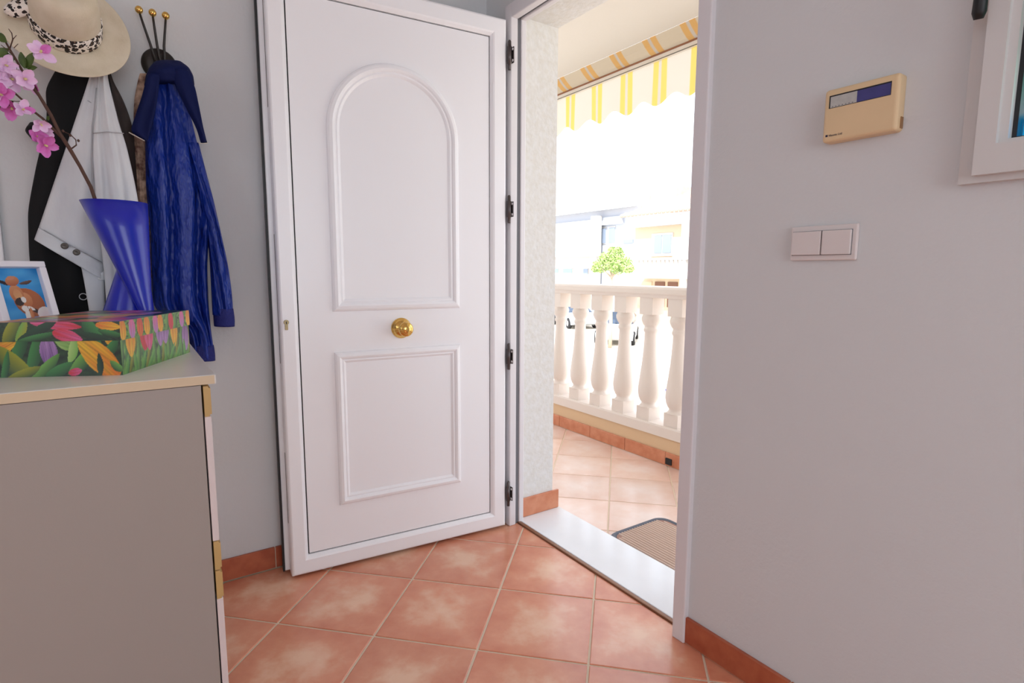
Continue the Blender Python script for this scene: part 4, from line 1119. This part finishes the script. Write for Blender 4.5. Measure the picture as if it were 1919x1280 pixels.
# hood halves hanging either side of the body, with piping at the free edge
garment('hood_flap', [(276, 300, 140), (266, 296, 180), (254, 290, 215), (243, 282, 248), (272, 276, 264)], XK+0.058, NAVD, pk, T=lambda v: 0.012, folds=((1.3, 0.006, 0.3, 1.0),), Tb=0.01, nrow=24, nseg=40)
garment('hood_flap', [(318, 352, 132), (330, 366, 165), (350, 374, 205), (368, 381, 240), (376, 388, 267)], XK+0.05, NAVD, pk, T=lambda v: 0.014, folds=((1.3, 0.005, 0.3, 2.0),), Tb=0.012, nrow=24, nseg=40)
tube('piping', [P(241.5, 248, 0, XK+0.065), P(256, 256, 0, XK+0.068), P(271, 264, 0, XK+0.066)], 0.0016, PIPE, pk, 8)
tube('piping', [P(372, 268, 0, XK+0.06), P(380, 269, 0, XK+0.06), P(389, 268, 0, XK+0.056)], 0.0013, PIPE, pk, 8)
tube('seam', [P(352, 505, 0, XK+0.056), P(353, 560, 0, XK+0.057), P(354, 640, 0, XK+0.056)], 0.0014, NAVD, pk, 6)

# scarf hanging behind the parka
SCF = mat('scarf_beige_brown', lin(214, 180, 156), 0.9, col2=lin(110, 78, 66), vscale=40, bump=0.4, bscale=200)
sc_ = tag(empty('scarf', (RX0+0.04, rp1[1]-0.02, 1.0)), 'beige and brown patterned scarf hanging beside the blue parka', 'scarf')
garment('scarf_cloth', [(262, 290, 138), (256, 284, 160), (251, 278, 190), (250, 276, 225), (252, 278, 270), (256, 282, 330), (258, 284, 420), (262, 288, 520)], RX0+0.042, SCF, sc_, T=0.010, Tb=0.008, folds=((2.5, 0.004, 0.6, 0.0),), nrow=40, nseg=40)
# grey-brown cardigan between the pale jacket and the parka
CRD = mat('cardigan_grey_brown', lin(112, 102, 98), 0.95, col2=lin(62, 50, 48), vscale=9, bump=0.5, bscale=160, stretch=(1, 1, 0.4))
cg = tag(empty('cardigan', (RX0+0.03, rp2[1]+0.07, 0.98)), 'grey brown cardigan hanging between the pale denim jacket and the scarf', 'cardigan')
garment('cardigan_body', [(198, 206, 130), (196, 210, 152), (196, 226, 175), (200, 244, 220), (212, 258, 280), (225, 268, 330), (232, 274, 390), (236, 280, 560)], RX0+0.012, CRD, cg, T=0.016, folds=((3.0, 0.004, 0.2, 0.5),), nrow=40, nseg=48)

# black jacket
BLK = mat('black_jacket_fabric', (0.006, 0.006, 0.007), 0.75, sheen=0.05, spec=0.25)
bj = tag(empty('black_jacket', (RX0+0.05, rp2[1]-0.05, 0.93)), 'black jacket hanging under the straw hat behind the pale denim jacket', 'jacket')
XB = RX0+0.05
garment('jacket_body', [(112, 194, 118), (96, 205, 146), (84, 210, 168), (88, 212, 200), (86, 214, 235), (80, 214, 262), (68, 214, 310), (56, 212, 372), (52, 208, 400), (54, 204, 470), (60, 200, 540), (64, 196, 588)], XB-0.012, BLK, bj, T=0.028, folds=((2.6, 0.005, 0.2, 0.4),), nrow=60, nseg=60)
garment('jacket_sleeve', [(56, 74, 230), (46, 80, 246), (62, 84, 264)], XB-0.006, BLK, bj, T=0.03, nrow=14, nseg=30)
rz_ = P(156, 556, 0, XB+0.047)
tube('zip_ring', [(rz_[0], rz_[1]+0.009*math.cos(a), rz_[2]+0.009*math.sin(a)) for a in np.linspace(0, 6.283, 21)[:-1]], 0.0013, HUB, bj, 6, True)

# pale denim jacket
DEN = mat('pale_denim', lin(224, 226, 228), 0.85, col2=lin(206, 208, 214), vscale=12, bump=0.35, bscale=70, bdist=0.004, stretch=(1, 1, 0.35))
DES = mat('denim_stitch', lin(168, 168, 172), 0.9)
dj = tag(empty('denim_jacket', (RX0+0.1, rp2[1]+0.02, 0.93)), 'pale grey denim jacket with cuff buttons hanging under the straw hat', 'jacket')
XD = RX0+0.105
XD2 = XD+0.022
garment('jacket_body', [(186, 200, 120), (184, 202, 146), (180, 206, 165), (176, 214, 195), (173, 224, 235), (172, 236, 270), (174, 248, 320), (178, 258, 370), (186, 266, 430), (196, 272, 520), (200, 274, 590)], XD2, DEN, dj, T=0.03, folds=((2.2, 0.009, 0.1, 0.8), (5, 0.003, 0.3, 0.2)), nrow=56, nseg=64)
# sleeve: slanted cuff, so built as a surface between two edge lines
def quad_sheet(name, tl, tr, bl_, br_2, x0, m, parent, T=0.03, nu=24, nv=36, fold=0.006, ph=0.0):
    vs, fs = [], []
    for j in range(nv+1):
        v = j/nv
        l = np.array(tl)*(1-v)+np.array(bl_)*v; r = np.array(tr)*(1-v)+np.array(br_2)*v
        ring = []
        for i in range(2*nu):
            if i <= nu: u = i/nu; fr_ = 1
            else: u = (2*nu-i)/nu; fr_ = -1
            p = l*(1-u)+r*u
            bulge = math.sqrt(max(0, 1-(2*u-1)**2))
            w = P(p[0], p[1], 0, x0)
            x = x0+(T*bulge+fold*bulge*math.sin(9*u+4*v+ph) if fr_ > 0 else -0.008*bulge)
            vs.append((x, w[1], w[2]))
    n = 2*nu
    for j in range(nv):
        for i in range(n): fs.append((j*n+i, (j+1)*n+i, (j+1)*n+(i+1) % n, j*n+(i+1) % n))
    fs.append(tuple(range(n))); fs.append(tuple(reversed([nv*n+i for i in range(n)])))
    return from_data(name, vs, fs, m, parent, True)
XS = XD-0.004
sl2 = quad_sheet('sleeve', (174, 127), (187.4, 126), (72, 428), (198, 498), XS, DEN, dj)
cf = quad_sheet('cuff', (72, 427), (198.5, 497), (64, 449), (196, 526), XS+0.002, DEN, sl2, T=0.031, nv=8, fold=0.004, ph=1.2)
def on_sleeve(px, py, dx=0.033): return P(px, py, 0, XS+dx)
tube('stitching', [on_sleeve(82, 431, 0.022), on_sleeve(110, 447, 0.034), on_sleeve(140, 464, 0.037), on_sleeve(170, 480, 0.034), on_sleeve(190, 491, 0.02)], 0.0009, DES, sl2, 6)
tube('seam', [P(158, 185, 0, XS+0.022), P(170, 192, 0, XS+0.026), P(180, 201, 0, XS+0.016)], 0.0012, DES, sl2, 6)
BTN = mat('dark_button', lin(96, 90, 84), 0.4, metal=0.5)
for (px, py) in ((121, 461), (143.5, 473)):
    b_ = lathe('button', [(0.0085, -0.004), (0.0085, 0.002), (0.006, 0.0035), (0.003, 0.002), (0.0005, 0.002)], BTN, sl2, 20, axis_M(tuple(on_sleeve(px, py, 0.036)), (1, -0.1, -0.1)))
garment('cuff_tab', [(182, 200, 505), (181, 201, 525)], XS-0.002, DEN, sl2, T=0.018, Tb=0.006, nrow=6, nseg=24)
ls = garment('front_strip', [(152, 196, 500), (158, 196, 530), (168, 198, 588)], XD-0.004, DEN, dj, T=0.014, Tb=0.008, nrow=12, nseg=30)
tube('seam', [P(181, 165, 0, XD2+0.022), P(178, 200, 0, XD2+0.024), P(173, 235, 0, XD2+0.02), P(172, 300, 0, XD2+0.018), P(176, 360, 0, XD2+0.018)], 0.0018, DES, dj, 6)
tube('seam', [P(174, 250, 0, XD2+0.028), P(200, 247, 0, XD2+0.036), P(232, 250, 0, XD2+0.026)], 0.0013, DES, dj, 6)

# ================================================================== hat
STRAW = mat('cream_straw', lin(224, 211, 188), 0.85, col2=lin(216, 202, 176), vscale=25, bump=0.25, bscale=260)
ht = tag(empty('straw_hat', (RX0+0.16, rp2[1]-0.02, 1.74)), 'cream wide brimmed hat with leopard print band hung on the coat rack', 'hat')
hc = Vector(P(124, 50, 0, RX0+0.15))
HM = axis_M(tuple(hc), (0.925, 0.06, 0.36), (0, 0, 1))
def hat_ring(prof, n=72):
    vs, fs = [], []
    for (r, z, wob) in prof:
        for i in range(n):
            a = 2*math.pi*i/n
            sy = 1.04
            vs.append(HM @ Vector((r*sy*math.cos(a), r*math.sin(a), z+wob*math.cos(2*a+0.6))))
    for k in range(len(prof)-1):
        for i in range(n):
            j = (i+1) % n; fs.append((k*n+i, k*n+j, (k+1)*n+j, (k+1)*n+i))
    return vs, fs
BR_ = 0.140
vs, fs = hat_ring([(0.074, -0.001, 0), (0.082, 0.0, 0), (0.1, -0.004, 0.002), (0.125, -0.006, 0.004), (BR_, -0.002, 0.006), (BR_+0.002, -0.0035, 0.006), (BR_, -0.005, 0.006), (0.125, -0.009, 0.004), (0.1, -0.007, 0.002), (0.076, -0.004, 0)])
from_data('brim', vs, fs, STRAW, ht, True)
vs, fs = hat_ring([(0.0762, -0.003, 0), (0.0755, 0.03, 0), (0.073, 0.08, 0), (0.069, 0.112, 0), (0.061, 0.128, 0), (0.048, 0.135, 0), (0.03, 0.133, 0), (0.012, 0.129, 0)])
fs.append(tuple(7*72+i for i in range(72)))
from_data('crown', vs, fs, STRAW, ht, True)
lm = bpy.data.materials.new('leopard_print'); lm.use_nodes = True
nt = lm.node_tree; b = nt.nodes['Principled BSDF']; b.inputs['Roughness'].default_value = 0.7
tc = nt.nodes.new('ShaderNodeTexCoord'); nz = nt.nodes.new('ShaderNodeTexNoise'); nz.inputs['Scale'].default_value = 90
nt.links.new(tc.outputs['Object'], nz.inputs['Vector'])
ad = nt.nodes.new('ShaderNodeVectorMath'); ad.operation = 'MULTIPLY_ADD'; ad.inputs[1].default_value = (0.012, 0.012, 0.012)
nt.links.new(nz.outputs['Color'], ad.inputs[0]); nt.links.new(tc.outputs['Object'], ad.inputs[2])
vo = nt.nodes.new('ShaderNodeTexVoronoi'); vo.inputs['Scale'].default_value = 88; nt.links.new(ad.outputs[0], vo.inputs['Vector'])
rp = nt.nodes.new('ShaderNodeValToRGB'); rp.color_ramp.interpolation = 'CONSTANT'
e = rp.color_ramp.elements; e[0].position = 0; e[0].color = (*lin(150, 110, 84), 1); e[1].position = 0.14; e[1].color = (*lin(26, 18, 16), 1)
k = e.new(0.5); k.color = (*lin(240, 232, 222), 1)
nt.links.new(vo.outputs['Distance'], rp.inputs['Fac']); nt.links.new(rp.outputs['Color'], b.inputs['Base Color'])
vs, fs = hat_ring([(0.0766, 0.0, 0), (0.0785, 0.002, 0), (0.0778, 0.043, 0.001), (0.0752, 0.045, 0.001)])
bd = from_data('hat_band', vs, fs, lm, ht, True)
# bow tail at the left of the band
bvs, bfs = [], []
for j in range(11):
    t = j/10
    for i in range(7):
        s = i/6*2-1
        px = 62-54*t; py = 14+4*t+s*(9+9*math.sin(math.pi*min(1, t*1.1)**1.2)*0.9)*(0.5 if t > 0.95 else 1)
        w = P(px, py, 0, RX0+0.205-0.02*t+0.006*math.cos(3*s))
        bvs.append(w)
for j in range(10):
    for i in range(6): bfs.append((j*7+i, j*7+i+1, (j+1)*7+i+1, (j+1)*7+i))
bow = from_data('bow', bvs, bfs, lm, bd, True)
sd = bow.modifiers.new('thickness', 'SOLIDIFY'); sd.thickness = 0.002
